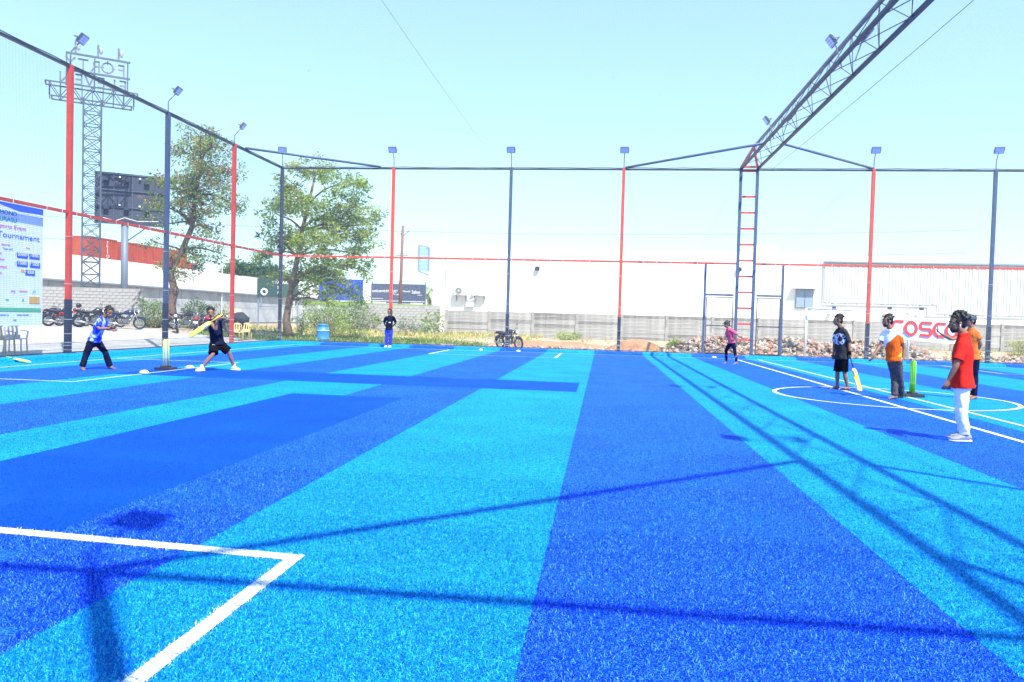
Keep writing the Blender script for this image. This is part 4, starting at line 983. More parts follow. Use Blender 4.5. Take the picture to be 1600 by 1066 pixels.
# bushy tree behind the corner post
y2 = 39.2
bs = T(452, 528, y2); bs = Vector((bs.x, y2, .0))
tr2 = [(0, 0, 0)]+[tuple(T(px, py, y2)-bs) for px, py in ((447, 500), (452, 470), (458, 440), (465, 400), (472, 360), (482, 320), (490, 285))]
bl2 = [(T(px, py, y2, dy)-bs, r) for px, py, dy, r in ((490, 265, 0, (1.3, 1.3, .6)), (450, 290, .5, (1.0, 1, .6)), (540, 290, -.5, (1.2, 1.1, .7)), (475, 320, -1, (1.4, 1.3, .8)), (525, 335, .5, (1.4, 1.4, .9)), (570, 335, 0, (.8, .9, .9)), (425, 330, 0, (.8, .8, .7)), (440, 370, .6, (1.2, 1.2, .8)), (500, 375, -1, (1.5, 1.3, .8)), (555, 375, 0, (1.2, 1.2, .7)), (590, 350, .3, (.45, .5, .6)), (420, 400, -.3, (.9, .9, .6)), (470, 420, .8, (1.2, 1., .6)), (520, 415, 0, (1.3, 1.1, .7)), (430, 432, 0, (.8, .7, .5)), (500, 445, -.4, (1.0, .9, .5)), (540, 445, .3, (.9, .8, .6)), (575, 425, 0, (.7, .7, .5)), (555, 465, .2, (.8, .7, .5)), (480, 462, .5, (.7, .7, .4)), (505, 430, .5, (1.2, 1, .6)), (520, 468, 0, (.8, .8, .5)), (565, 400, .2, (.7, .7, .5)))]
tree(bs, tr2, bl2, 420, 54, .185, [G1, G2, G4, G3], [.34, .20, .36, .10], 'bushy green tree with an open crown behind the navy corner post', rcl=.34, r0=.22, knots=[(Vector(tr2[3]), (.3, .28, .3))])
# distant trees beyond the road
for k, (px, py, r, lb) in enumerate(((376, 425, 3.4, 'distant dark green tree beyond the elevated road, left one'), (396, 420, 3.8, 'distant dark green tree beyond the elevated road, behind the corner post'), (425, 432, 3.4, 'distant dark green tree beyond the elevated road, right one'))):
    c = T(px, py, 124); b = Vector((c.x, 124, 0)); tree(b, [(0, 0, 0), (.2, 0, c.z*.5), (0, 0, c.z)], [((0, 0, c.z-.5), (r, r, r*.6)), ((r*.5, 0, c.z-1.5), (r*.7, r*.7, r*.5)), ((-r*.5, 0, c.z-1.8), (r*.7, r*.7, r*.5))], 80, 40, .6, [G2, G3], [.5, .5], lb, rcl=1.0, r0=.4)
# palm beside the warehouse
c = T(671, 452, 95); b = Vector((c.x, 95, 0)); e = empty('palm_tree', b, 0, 'small pale palm tree between the slate hoarding and the white warehouse', 'tree')
MB().tube([(0, 0, 0), (.2, 0, 3), (0, 0, c.z)], [.22, .16, .14], 8).build('trunk', M_bark, e, smooth=True)
V = []; F = []
for i in range(18):
    a = i*2.4; el = random.uniform(-.2, 1.1); prev = None
    for s in range(8):
        t = s/7; rr = 2.3*t; p = Vector((math.cos(a)*rr*math.cos(el*.6), math.sin(a)*rr*math.cos(el*.6), c.z+math.sin(el)*rr-1.5*t*t*1.3)); wd = .34*math.sin(math.pi*(t*.9+.05))
        sd = Vector((-math.sin(a), math.cos(a), 0)); V += [p-sd*wd+Vector((0, 0, -wd*.6)), p, p+sd*wd+Vector((0, 0, -wd*.6))]
        if s: q = len(V)-6; F += [(q, q+1, q+4, q+3), (q+1, q+2, q+5, q+4)]
npmesh('frond', np.array([tuple(v) for v in V]), np.array(F), leafmat('palm leaf', (.30, .38, .28)), e)
def bush(px, py, y, r, lab, mats=None, w=None, per=26, ncl=30, size=.13, z=None, cat='bush'):
    c = T(px, py, y); z = gz(c.x, y) if z is None else z; e = empty('bush', (c.x, y, z), 0, lab, cat); hh = max(.25, c.z-z)
    C = []; o = MB()
    for _ in range(ncl):
        while True:
            d = Vector([random.uniform(-1, 1) for _ in range(3)])
            if d.length < 1: break
        p = Vector((d.x*r, d.y*r*.7, hh*(.5+.5*d.z))); C.append(tuple(p)); o.tube([(p.x*.2, p.y*.2, 0), (p.x*.6, p.y*.6, p.z*.6), tuple(p)], [.012, .009, .005], 4)
    o.build('stem', M_bark, e); leaves('foliage', C, .2+r*.1, per, size, mats or [G1, G2, G3, G4], w or [.3, .35, .2, .15], e, droop=-.1)
bush(232, 462, 42, .8, 'leafy bush between the block wall and the steel blue post'); bush(245, 475, 41, 1.0, 'low dense bush at the foot of the tall leaning tree, left of it', ncl=50)
bush(303, 466, 42, .9, 'dark leafy bush right of the leaning trunk, behind motorcycles', w=[.15, .4, .35, .1], ncl=45); bush(325, 470, 42.5, .8, 'small bush behind the red tanked motorcycle'); bush(352, 477, 43, .6, 'little pale bush left of the all-red post', [G4, B2, G1], [.3, .2, .5])
bush(470, 478, 44, .5, 'round topped young shrub right of the bushy tree trunk', ncl=18)
bush(512, 480, 47, 1.2, 'dense green shrub under the right of the bushy tree', ncl=60, w=[.2, .4, .2, .2]); bush(548, 474, 57, 2.6, 'long dark hedge beside the grey block wall', ncl=90, size=.2)
bush(505, 470, 52, 1.8, 'green shrub left of the blue hoarding', ncl=60, size=.17)
bush(640, 492, 55, .9, 'small green shrub against the block wall right of the man in navy', [G2, G3, G1], [.4, .4, .2]); bush(672, 488, 54, 1.1, 'pale spiky agave-like shrub in front of the compound wall', [leafmat('pale grey leaf', (.30, .33, .22)), G1], [.8, .2], size=.4, ncl=24, per=10)
bush(530, 502, 44, .9, 'yellow green shrub right of the blue barrel', [G4, G1], [.5, .5]); bush(1060, 533, 40, .55, 'yellow green weed tuft left of the gate', [G4, B2, G1], [.5, .2, .3], size=.18); bush(1243, 522, 44, .8, 'thin green shrub behind the rubble right of the ladder column', ncl=14)
bush(885, 520, 58, 1.0, 'low yellow green weed at the foot of the compound wall', [G4, G1], [.6, .4], size=.16); bush(560, 515, 41, .7, 'pale green weed clump in front of the man with hands at his back', [G4, G1, leafmat('pale grey leaf', (.30, .33, .22))], [.3, .4, .3])
bush(643, 532, 38.2, .45, 'low weed just outside the far fence right of the man in navy'); bush(1590, 530, 42, .7, 'yellow grass clump at the right edge', [G4, B2], [.6, .4])
bush(1512, 532, 41, 1., 'pale yellow weeds outside the fence behind the man in orange', [G4, B2, G1], [.4, .3, .3])
# green strip on the hoarding side, weeds and dry grass as ground cover
def ground_cover(name, n, xr, yr, size, mats, wts, lab, dens=None, up=1.4):
    x = NR.uniform(*xr, n); y = NR.uniform(*yr, n)
    keep = np.array([noise.noise(Vector((a*.45, b*.45, 5)))*1.3+(dens(a, b) if dens else 0) > NR.uniform(-.5, .5) for a, b in zip(x, y)]); x, y = x[keep], y[keep]; n = len(x)
    z = np.array([gz(a, b) for a, b in zip(x, y)]); pos = np.stack([x, y, z], 1); ax = NR.normal(0, .6, (n, 3)); ax[:, 2] = up*NR.uniform(.3, 1, n)
    L_ = (size*NR.uniform(.4, 1.3, n))[:, None]; ax /= np.linalg.norm(ax, axis=1)[:, None]; s = np.cross(ax, NR.normal(0, 1, (n, 3))); s /= np.linalg.norm(s, axis=1)[:, None]
    pos = pos+np.stack([np.zeros(n), np.zeros(n), NR.uniform(0, .5, n)*size], 1)
    V = np.stack([pos-s*L_*.05, pos+s*L_*.10+ax*L_*.5, pos+ax*L_, pos-s*L_*.10+ax*L_*.5], 1)
    tag(npmesh(name, V.reshape(-1, 3), np.arange(n*4).reshape(n, 4), mats, None, NR.choice(len(mats), n, p=wts)), lab, 'weeds', kind='stuff')
D1 = leafmat('dry straw', (.55, .44, .20)); 
ground_cover('weeds', 19000, (-21, -6), (36.6, 43), .22, [G1, G2, G4, G3], [.35, .3, .2, .15], 'green weeds growing outside the far left corner of the cage', lambda a, b: .45-max(0, (a+11)*.22))
ground_cover('dry_grass', 17000, (-34, 0), (43, 61), .34, [D1, G4, G1, B2], [.5, .26, .14, .10], 'dry yellow and green grass in front of the compound wall', lambda a, b: -.05-max(0, (a+9)*.12)+(b-50)*.02)
ground_cover('dry_grass', 5000, (0, 34), (37, 61), .25, [D1, G4, B2], [.5, .3, .2], 'sparse dry grass on the bare soil at the right', lambda a, b: -.45)
e = MB(); e.box((-21.0, 66.5, 2.42), (11.6, 1.5, .25)); tag(e.build('lawn_strip', mat('bright lawn', (.16, .30, .03), .9, .3, 4, bump=.5)), 'bright green lawn strip along the foot of the hoardings', 'lawn', kind='stuff')
# rubble, soil mounds and stones
def rubble(name, n, xr, yr, s0, s1, mats, wts, hfun, lab):
    V = []; F = []; I = []; k = 0
    base = np.array([(-1,-1,-1),(1,-1,-1),(1,1,-1),(-1,1,-1),(-1,-1,1),(1,-1,1),(1,1,1),(-1,1,1)], float); fb = np.array([(0,3,2,1),(4,5,6,7),(0,1,5,4),(1,2,6,5),(2,3,7,6),(3,0,4,7)])
    for _ in range(n):
        x, y = random.uniform(*xr), random.uniform(*yr); h = hfun(x, y)
        if h <= 0: continue
        s = random.uniform(s0, s1)*random.choice((.6, 1, 1, 1.3)); dim = np.array((s*random.uniform(.7, 1.4), s*random.uniform(.5, 1), s*random.uniform(.25, .7)))*.5
        R = np.array(Matrix.Rotation(random.uniform(0, 6.3), 3, Vector([random.uniform(-1, 1) for _ in range(3)]).normalized()))
        v = (base*dim*NR.uniform(.75, 1.15, (8, 3)))@R.T+np.array((x, y, gz(x, y)+h*random.uniform(.86, 1.05))); V.append(v); F.append(fb+8*k); I += [NR.choice(len(mats), p=wts)]*6; k += 1
    return tag(npmesh(name, np.concatenate(V), np.concatenate(F), mats, None, np.array(I)), lab, 'rubble', kind='stuff')
RB = [mat('broken brick', (.40, .21, .14), .95, .3, 8), mat('pale mortar lump', (.44, .36, .30), .95, .2, 8), mat('grey stone', (.26, .25, .24), .95, .2, 8), mat('brown clod', (.28, .18, .12), .95, .2, 8), mat('lime dust lump', (.46, .42, .36), .95)]
def hrub(x, y):
    a = .98*math.exp(-((y-40.2)/1.9)**2)*(1 if 5 < x < 15 else math.exp(-((x-(5 if x < 5 else 15))/1.4)**2)); a *= .7+.6*abs(noise.noise(Vector((x*.7, y*.5, 0))))
    b = .42*math.exp(-((y-39.8)/1.4)**2)*math.exp(-((x-21.5)/2.6)**2); return max(a, b)-.06
rubble('rubble_heap', 9500, (2.5, 25), (37.6, 43.5), .06, .22, RB, [.32, .22, .12, .24, .10], hrub, 'long heap of broken brick and mortar outside the far fence at the right')
rubble('rubble', 900, (-9, 3), (37, 44), .05, .16, RB, [.25, .3, .15, .2, .1], lambda x, y: .03, 'loose stones scattered over the soil outside the far fence')
def mound(cx_, cy_, rx, ry, h, m, lab):
    V = []; F = []; n, mm = 40, 10
    for j in range(mm+1):
        r = j/mm
        for i in range(n):
            a = 2*math.pi*i/n; x, y = cx_+math.cos(a)*rx*r, cy_+math.sin(a)*ry*r; V.append((x, y, gz(x, y)-.03+h*(1-r*r)**1.2*(1+.35*noise.noise(Vector((x*2.2, y*2.2, 7))))))
    for j in range(mm):
        for i in range(n): i2 = (i+1) % n; F.append((j*n+i, j*n+i2, (j+1)*n+i2, (j+1)*n+i))
    tag(npmesh('soil_mound', np.array(V), np.array(F), m, None, smooth=True), lab, 'soil mound')
M_soil = mat('orange brown soil', (.40, .22, .12), .95, col2=(.26, .13, .07), scale=2.5, bump=.8, bscale=9)
mound(1.8, 40.2, 1.9, 1.3, .62, M_soil, 'orange brown soil mound outside the fence left of the gate'); mound(-3.0, 43, 4.5, 2, .32, M_soil, 'low brown soil mound behind the lone motorcycle'); mound(7., 40.4, 3.2, 1.5, .42, M_soil, 'soil mound under the rubble behind the man in pink'); mound(12.5, 40.4, 4.2, 1.5, .42, M_soil, 'soil mound under the rubble behind the goal')
mound(-18.9, 40.5, 1.3, .8, .35, mat('dark debris', (.16, .13, .12), .95, .3, 5, bump=.8), 'dark debris pile beside the cream yellow chairs')

# ------------------------------------------------------------------ people
M_skin = mat('brown skin', (.21, .105, .062), .5, .12, 9, spec=.35); M_skinl = mat('warm brown skin', (.24, .122, .075), .5, .12, 9, spec=.35)
M_palm = mat('pale palm skin', (.36, .19, .13), .6); M_hair = mat('black hair', (.010, .009, .010), .55, .3, 40, spec=.4); M_lip = mat('lip', (.16, .055, .045), .5)
M_eyew = mat('eye white', (.28, .25, .23), .3); M_eyeb = mat('eye iris', (.01, .007, .005), .2)
def remeshed(mb, name, mats, voxel, parent, smooth_it=3, wrinkle=0, wscale=9., paint=None, cut=None):
    o = mb.build('tmp', mats if hasattr(mats, '__len__') else [mats])
    md = o.modifiers.new('r', 'REMESH'); md.mode = 'VOXEL'; md.voxel_size = voxel; md.use_smooth_shade = True
    dg = bpy.context.evaluated_depsgraph_get(); dg.update(); me = bpy.data.meshes.new_from_object(o.evaluated_get(dg)); me.name = name
    old = o.data; bpy.data.objects.remove(o); bpy.data.meshes.remove(old)
    me.materials.clear()
    for m in (mats if hasattr(mats, '__len__') else [mats]): me.materials.append(m)
    nv = len(me.vertices); co = np.empty(nv*3); me.vertices.foreach_get('co', co); co = co.reshape(-1, 3)
    ne = len(me.edges); ed = np.empty(ne*2, np.int32); me.edges.foreach_get('vertices', ed); ed = ed.reshape(-1, 2)
    cnt = np.bincount(ed.ravel(), minlength=nv)[:, None].clip(1)
    for _ in range(smooth_it):
        acc = np.stack([np.bincount(ed[:, 0], co[ed[:, 1], k], nv)+np.bincount(ed[:, 1], co[ed[:, 0], k], nv) for k in range(3)], 1); co = .5*co+.5*acc/cnt
    if wrinkle:
        nn = np.empty(nv*3); me.vertices.foreach_get('normal', nn); nn = nn.reshape(-1, 3)
        w_ = np.array([noise.noise((a*wscale, b*wscale, c*wscale*.55))+.5*noise.noise((a*wscale*2.3, b*wscale*2.3, c*wscale*1.3)) for a, b, c in co.tolist()])
        co = co+nn*(wrinkle*(w_-.1))[:, None]
    me.vertices.foreach_set('co', co.ravel())
    idx = np.zeros(len(me.polygons), np.int32)
    if paint:
        me.update(); idx = np.array([paint(f.center, f.normal) for f in me.polygons], np.int32)
    me.polygons.foreach_set('material_index', idx)
    me.polygons.foreach_set('use_smooth', [True]*len(me.polygons)); me.update()
    return link(bpy.data.objects.new(name, me), parent)
def ell(o, pts, rx, ry, side, n=16):
    """loft of ellipses along pts; side = direction of the wide axis"""
    secs = []; pts = [Vector(p) for p in pts]
    for i, p in enumerate(pts):
        t = (pts[min(i+1, len(pts)-1)]-pts[max(i-1, 0)]).normalized(); s = side[i] if isinstance(side, list) else side; s = Vector(s); s = (s-t*s.dot(t)).normalized(); f = t.cross(s)
        secs.append((p, s*rx[i], f*ry[i]))
    o.loft(secs, n)
def chain(a, b, c, n=5):
    a, b, c = Vector(a), Vector(b), Vector(c); return [a, a.lerp(b, .5), b.lerp(a, .08), b.lerp(c, .08), b.lerp(c, .45), c]
def hand(o, wrist, hd, palm_n, curl=.5, s=1.):
    """hd: direction of the hand, palm_n: palm normal"""
    w0 = Vector(wrist); hd = Vector(hd).normalized(); n = Vector(palm_n); n = (n-hd*n.dot(hd)).normalized(); sd = hd.cross(n)
    ell(o, [w0-hd*.015*s, w0+hd*.02*s, w0+hd*.055*s, w0+hd*.09*s], [.024*s, .031*s, .040*s, .038*s], [.019*s, .017*s, .015*s, .012*s], sd, 12)
    for k, L_ in enumerate((.068, .078, .072, .056)):
        b = w0+hd*.085*s+sd*(k-1.5)*-.0195*s; d = hd; pts = [b-hd*.02*s, b]; p = b
        for j in range(3):
            a = curl*(.55+.3*j); d = (d*math.cos(a)+n*math.sin(a)).normalized(); p = p+d*L_*s*(.42, .33, .25)[j]; pts.append(p)
        o.tube(pts, [.0098*s, .0095*s, .009*s, .0085*s, .0072*s], 8)
    tb = w0+hd*.03*s+sd*.03*s; td = (hd*.6+sd*.7+n*.25).normalized(); t2 = (hd*.9+sd*.2+n*(.3+curl*.5)).normalized()
    o.tube([tb-td*.015*s, tb+td*.03*s, tb+td*.03*s+t2*.03*s, tb+td*.03*s+t2*.055*s], [.014*s, .012*s, .0105*s, .0085*s], 8)
def person(name_lab, y0, J, face, hface, skin, top, bottom, hair, shoes, hands, voxel=.011, hs=1.08, hpitch=0, foot_dir=None, build=1., extra=None):
    """J: joints as (px, py, dy) read at depth y0+dy"""
    P_ = {k: AY(v[0], v[1], y0+v[2]) for k, v in J.items()}
    base = (P_['anL']+P_['anR'])/2; base.z = 0
    P_ = {k: v-base for k, v in P_.items()}
    ah = .085
    for s in 'LR':
        P_['an'+s].z = ah+(.015 if shoes else 0)
    face = Vector((face[0], face[1], 0)).normalized(); hf = Vector((hface[0], hface[1], 0)).normalized(); hside = Vector((0, 0, 1)).cross(hf)
    B = build; sh = (P_['shL']-P_['shR']).normalized(); hp = (P_['hipL']-P_['hipR']).normalized(); nk = P_['neck']; pel = (P_['hipL']+P_['hipR'])/2; shc = (P_['shL']+P_['shR'])/2
    spine = [pel-(shc-pel).normalized()*.06, pel+(shc-pel)*.06, pel.lerp(shc, .36), pel.lerp(shc, .68), shc-(shc-pel).normalized()*.045, shc+(nk-shc)*.55, nk]
    sds = [hp, hp, (hp+sh).normalized(), sh, sh, sh, sh]
    hc = P_['head']; hup = (hc-nk).normalized(); up_h = (hup*.5+Vector((0, 0, 1))).normalized(); up_h = (up_h*math.cos(hpitch)+hf*math.sin(hpitch)).normalized(); hd_f = (hf-up_h*hf.dot(up_h)).normalized(); hside = up_h.cross(hd_f)
    # ---- body (one continuous surface)
    o = MB(); ell(o, spine, [v*B for v in (.13, .155, .132, .158, .155, .075, .056)], [v*B for v in (.10, .108, .095, .108, .088, .06, .055)], sds)
    ell(o, [nk-(hc-nk)*.3, nk, hc-up_h*.06], [.062, .056, .054], [.06, .056, .054], sh, 12)
    Rh = Matrix((hside, hd_f, up_h)).transposed()
    def hp_(x, y, z): return hc+Rh@Vector((x*hs, y*hs, z*hs))
    o.ball(hp_(0, -.012, .03), (.074*hs, .094*hs, .085*hs), 18, Rh); o.ball(hp_(0, .022, -.035), (.056*hs, .068*hs, .078*hs), 16, Rh); o.ball(hp_(0, .055, -.085), (.026*hs, .024*hs, .022*hs), 12, Rh)
    o.tube([hp_(0, .082, .022), hp_(0, .104, -.012), hp_(0, .112, -.024), hp_(0, .09, -.033)], [.009, .013, .014, .011], 8)
    for s in (-1, 1):
        o.ball(hp_(s*.012, .094, -.028), .011, 8); o.ball(hp_(s*.074, -.008, -.008), (.010, .021, .032), 10, Rh); o.ball(hp_(s*.034, .070, .034), (.024, .014, .009), 8, Rh); o.ball(hp_(s*.042, .055, -.012), (.022, .02, .02), 8, Rh)
    o.ball(hp_(0, .084, -.053), (.022, .012, .007), 8, Rh); o.ball(hp_(0, .082, -.065), (.019, .012, .007), 8, Rh)
    arm_r = [.050*B, .044*B, .036*B, .037*B, .036*B, .024*B]; leg_r = [.083*B, .072*B, .052*B, .050*B, .054*B, .034*B]
    for s in 'LR':
        sp, e_, w_ = P_['sh'+s], P_['el'+s], P_['wr'+s]
        o.ball(sp-(sh if s == 'L' else -sh)*.025, .056*B, 12); o.tube(chain(sp-(sh if s == 'L' else -sh)*.02, e_, w_), arm_r, 12)
        h, k, a = P_['hip'+s], P_['kn'+s], P_['an'+s]; o.tube(chain(h, k, a), leg_r, 14)
        fd = (foot_dir or {}).get(s, face); fd = Vector((fd[0], fd[1], 0)).normalized(); fs = Vector((-fd.y, fd.x, 0)); g0 = Vector((a.x, a.y, 0))
        if not shoes:
            ell(o, [g0-fd*.055+Vector((0, 0, .03)), g0-fd*.03+Vector((0, 0, .045)), g0+fd*.03+Vector((0, 0, .048)), g0+fd*.1+Vector((0, 0, .028)), g0+fd*.155+Vector((0, 0, .016)), g0+fd*.17+Vector((0, 0, .014))], [.026, .034, .036, .045, .043, .03], [.025, .043, .042, .026, .015, .01], fs, 12)
            for k5 in range(5): c = g0+fd*(.16-.008*abs(k5-1 if s == 'L' else k5-3))+fs*(k5-2)*.018; o.tube([c+Vector((0, 0, .013)), c+fd*.035+Vector((0, 0, .011))], [.010, .008], 6)
        hd = hands[s]
        if hd: hand(o, w_, hd[0], hd[1], hd[2])
    body = remeshed(o, 'person', skin, voxel*.9, None, 1); body.location = base
    tag(body, name_lab, 'person')
    for s in (-1, 1):
        MB().ball(hp_(s*.030, .0745, .016), (.0105*hs,)*3, 10).build('eye', M_eyew, body, smooth=True); MB().ball(hp_(s*.030, .0805, .016), (.0062*hs,)*3, 8).build('iris', M_eyeb, body, smooth=True)
        MB().tube([hp_(s*.015, .086, .037), hp_(s*.032, .085, .043), hp_(s*.05, .07, .038)], [.004, .0055, .003], 6).build('eyebrow', M_hair, body, smooth=True)
    MB().ball(hp_(0, .091, -.0585), (.02, .008, .009), 10, Rh).build('lips', M_lip, body, smooth=True)
    # ---- hair
    o = MB(); o.ball(hp_(0, -.034, .050), (.080*hs*hair['w'], .092*hs*hair['w'], .080*hs*hair['h']), 18, Rh); o.ball(hp_(0, -.062, -.01), (.068*hs, .052*hs*hair['w'], .07*hs), 14, Rh)
    for s in (-1, 1): o.ball(hp_(s*.066, .012, .03), (.014, .03, .04), 10, Rh)
    for _ in range(hair['n']):
        a, b = random.uniform(0, 6.28), random.uniform(-.05 if hair['low'] else .15, 1.45); q = Vector((math.cos(a)*math.cos(b), math.sin(a)*math.cos(b)*1.1-.28, math.sin(b)))
        if q.y > -.05 and q.z < .78: continue
        o.ball(hp_(q.x*.088*hair['w'], -.016+q.y*.098*hair['w'], .045+q.z*.092*hair['h']), random.uniform(.012, .02)*hair['c'], 7)
    if hair.get('fringe'):
        for k in range(9): x = (k-4)*.015; o.ball(hp_(x, .040+random.uniform(0, .014)*hair['c'], .098+random.uniform(-.004, .010)), random.uniform(.010, .015), 7)
    remeshed(o, 'hair', M_hair, .0085*max(1, voxel/.011), body, 0, wrinkle=.009, wscale=55)
    if hair.get('beard'):
        o = MB(); o.ball(hp_(0, .030, -.068), (.057*hs, .066*hs, .042*hs), 14, Rh); o.ball(hp_(0, .06, -.09), (.032, .03, .03), 10, Rh)
        remeshed(o, 'beard', mat('short beard', (.022, .015, .013), .7), .008, body, 1, wrinkle=.003, wscale=90)
        MB().tube([hp_(-.026, .092, -.047), hp_(0, .101, -.042), hp_(.026, .092, -.047)], [.003, .0055, .003], 6).build('moustache', M_hair, body, smooth=True)
    if hair.get('cap'):
        o = MB(); o.ball(hp_(0, -.012, .055), (.088*hs, .108*hs, .082*hs), 18, Rh); o.tube([hp_(0, .06, .062), hp_(0, .12, .056), hp_(0, .17, .044)], [.07, .066, .045], 14, flat=.16)
        remeshed(o, 'cap', hair['cap'], .007, body, 1)
    # ---- shirt
    o = MB(); t = top; hem = t.get('hem', .10); dn = (pel-shc).normalized(); lo = t.get('loose', 1.)
    sp2 = [pel+dn*hem, pel+dn*(hem-.05), pel.lerp(shc, .18), pel.lerp(shc, .45), pel.lerp(shc, .72), shc+dn*.05, shc-dn*.005, shc+(nk-shc)*.55, nk-(nk-shc)*.02]
    ell(o, sp2, [v*B*lo for v in (.190, .184, .164, .158, .174, .172, .145, .085, .064)], [v*B*lo for v in (.145, .141, .124, .118, .124, .108, .09, .071, .062)], [hp, hp, hp, (hp+sh).normalized(), sh, sh, sh, sh, sh], 20)
    for s in 'LR':
        sp, e_, w_ = P_['sh'+s], P_['el'+s], P_['wr'+s]; k = t.get('sleeve', .62); inn = sp-(sh if s == 'L' else -sh)*.05
        o.ball(sp-(sh if s == 'L' else -sh)*.03, .066*B*lo, 12)
        if k <= 1: o.tube([inn, sp.lerp(e_, .12), sp.lerp(e_, .4*k), sp.lerp(e_, k)], [.066*B*lo, .064*B*lo, .064*B*lo, .068*B*lo], 14)
        else: o.tube([inn, sp.lerp(e_, .3), e_, e_.lerp(w_, k-1)], [.066*B*lo, .058*B*lo, .052*B*lo, .042*B*lo], 14)
    remeshed(o, 'shirt', t['mats'], voxel, body, 2, wrinkle=t.get('wr', .010), wscale=t.get('ws', 11.), paint=(lambda c, n: t['paint'](c, n)) if t.get('paint') else None)
    if t.get('collar'):
        o = MB()
        for s in (-1, 1): o.tube([nk-face*.05+Vector((0, 0, .01)), nk+sh*s*.06+Vector((0, 0, .0)), nk+face*.07+sh*s*.025-Vector((0, 0, .05))], [.018, .02, .014], 8, flat=.5)
        o.build('collar', t['collar'], body, smooth=True)
    # ---- trousers or shorts
    o = MB(); b = bottom; k = b.get('len', 1.); lo = b.get('loose', 1.)
    ell(o, [pel-dn*.08, pel-dn*.0, pel+dn*.06, pel+dn*.13], [.148*B, .155*B, .16*B, .13*B], [.108*B, .115*B, .118*B, .1*B], hp, 18)
    for s in 'LR':
        h, kn, a = P_['hip'+s], P_['kn'+s], P_['an'+s]
        if k < .6: o.tube([h, h.lerp(kn, .4), h.lerp(kn, k/.5)], [.098*B*lo, .095*B*lo, .098*B*lo], 16)
        else:
            end = kn.lerp(a, (k-.5)/.5); o.tube([h, h.lerp(kn, .5), kn, kn.lerp(end, .5), end], [.095*B*lo, .086*B*lo, b.get('knee', .070)*B*lo, b.get('calf', .066)*B*lo, b.get('cuff', .056)*B*lo], 16)
    remeshed(o, b.get('name', 'trousers'), b['mats'], voxel, body, 2, wrinkle=b.get('wr', .010), wscale=b.get('ws', 12), paint=b.get('paint'))
    if shoes:
        for s in 'LR':
            a = P_['an'+s]; fd = (foot_dir or {}).get(s, face); fd = Vector((fd[0], fd[1], 0)).normalized(); fs = Vector((-fd.y, fd.x, 0)); g0 = Vector((a.x, a.y, 0))
            o = MB(); ell(o, [g0-fd*.075+Vector((0, 0, .05)), g0-fd*.06+Vector((0, 0, .06)), g0+fd*.0+Vector((0, 0, .065)), g0+fd*.07+Vector((0, 0, .055)), g0+fd*.14+Vector((0, 0, .042)), g0+fd*.19+Vector((0, 0, .034)), g0+fd*.205+Vector((0, 0, .032))], [.028, .038, .042, .046, .05, .04, .022], [.03, .045, .05, .04, .03, .022, .012], fs, 14)
            o.tube([g0+Vector((0, 0, .05)), g0+Vector((0, 0, .115))], [.045, .047], 12); sho = remeshed(o, 'shoe', shoes[0], .008, body, 1)
            o = MB(); ell(o, [g0-fd*.085+Vector((0, 0, .016)), g0-fd*.06+Vector((0, 0, .016)), g0+fd*.06+Vector((0, 0, .016)), g0+fd*.15+Vector((0, 0, .016)), g0+fd*.21+Vector((0, 0, .017))], [.03, .044, .048, .053, .028], [.014]*4+[.012], fs, 14)
            q = o.build('sole', shoes[1], None, smooth=True); q.parent = sho
            o = MB()
            for kk in range(4): c = g0+fd*(.045+.022*kk)+Vector((0, 0, .094-.010*kk)); o.tube([c-fs*.03, c+Vector((0, 0, .006)), c+fs*.03], [.004]*3, 5)
            q = o.build('lace', shoes[1] if len(shoes) < 3 else shoes[2], None); q.parent = sho; tag(q, kind='stuff')
            o = MB(); o.tube([g0+Vector((0, 0, .09)), a+Vector((0, 0, .06))], [.041, .043], 12); o.build('sock', shoes[1], body, smooth=True)
    if extra: extra(body, P_, hp_, dict(sh=sh, hp=hp, pel=pel, shc=shc))
    return body, P_, base
M_navyc = mat('navy cloth', (.008, .011, .030), .85, .25, 9, spec=.08); M_blackc = mat('black cloth', (.005, .005, .008), .85, .25, 9, spec=.08); M_charc = mat('charcoal cloth', (.03, .03, .035), .85, .25, 9, spec=.08)
M_redc = mat('red cotton', (.60, .022, .016), .85, .1, 8, spec=.08); M_whitec = mat('white cotton', (.72, .73, .76), .85, .05, 8, spec=.08); M_orc = mat('orange print cloth', (.72, .11, .015), .85, .08, 10, spec=.08); M_yel = mat('yellow green print', (.45, .5, .03), .85)
M_pinkc = mat('pink polo cloth', (.80, .10, .17), .85, .1, 8, spec=.08); M_orT = mat('orange cotton', (.62, .15, .035), .85, .1, 8, spec=.08); M_gryt = mat('grey brown trousers', (.075, .068, .072), .85, .3, 12, spec=.08); M_bl2 = mat('royal blue cloth', (.03, .05, .42), .85, .15, 8, spec=.08)
M_kb = mat('blue wavy print shirt', (.015, .045, .50), .8, col2=(.36, .46, .78), scale=7.5, stops=(.46, .53), detail=3, spec=.1)
M_shw = mat('white shoe', (.75, .75, .76), .6); M_sole = mat('white sole', (.78, .78, .78), .6); M_shg = mat('grey running shoe', (.22, .24, .32), .7, .3, 25)
HS = dict(w=1., h=1., n=40, c=1., low=False, fringe=True)
def H_(**k): d = dict(HS); d.update(k); return d
D0 = Vector((0, 0, -1))
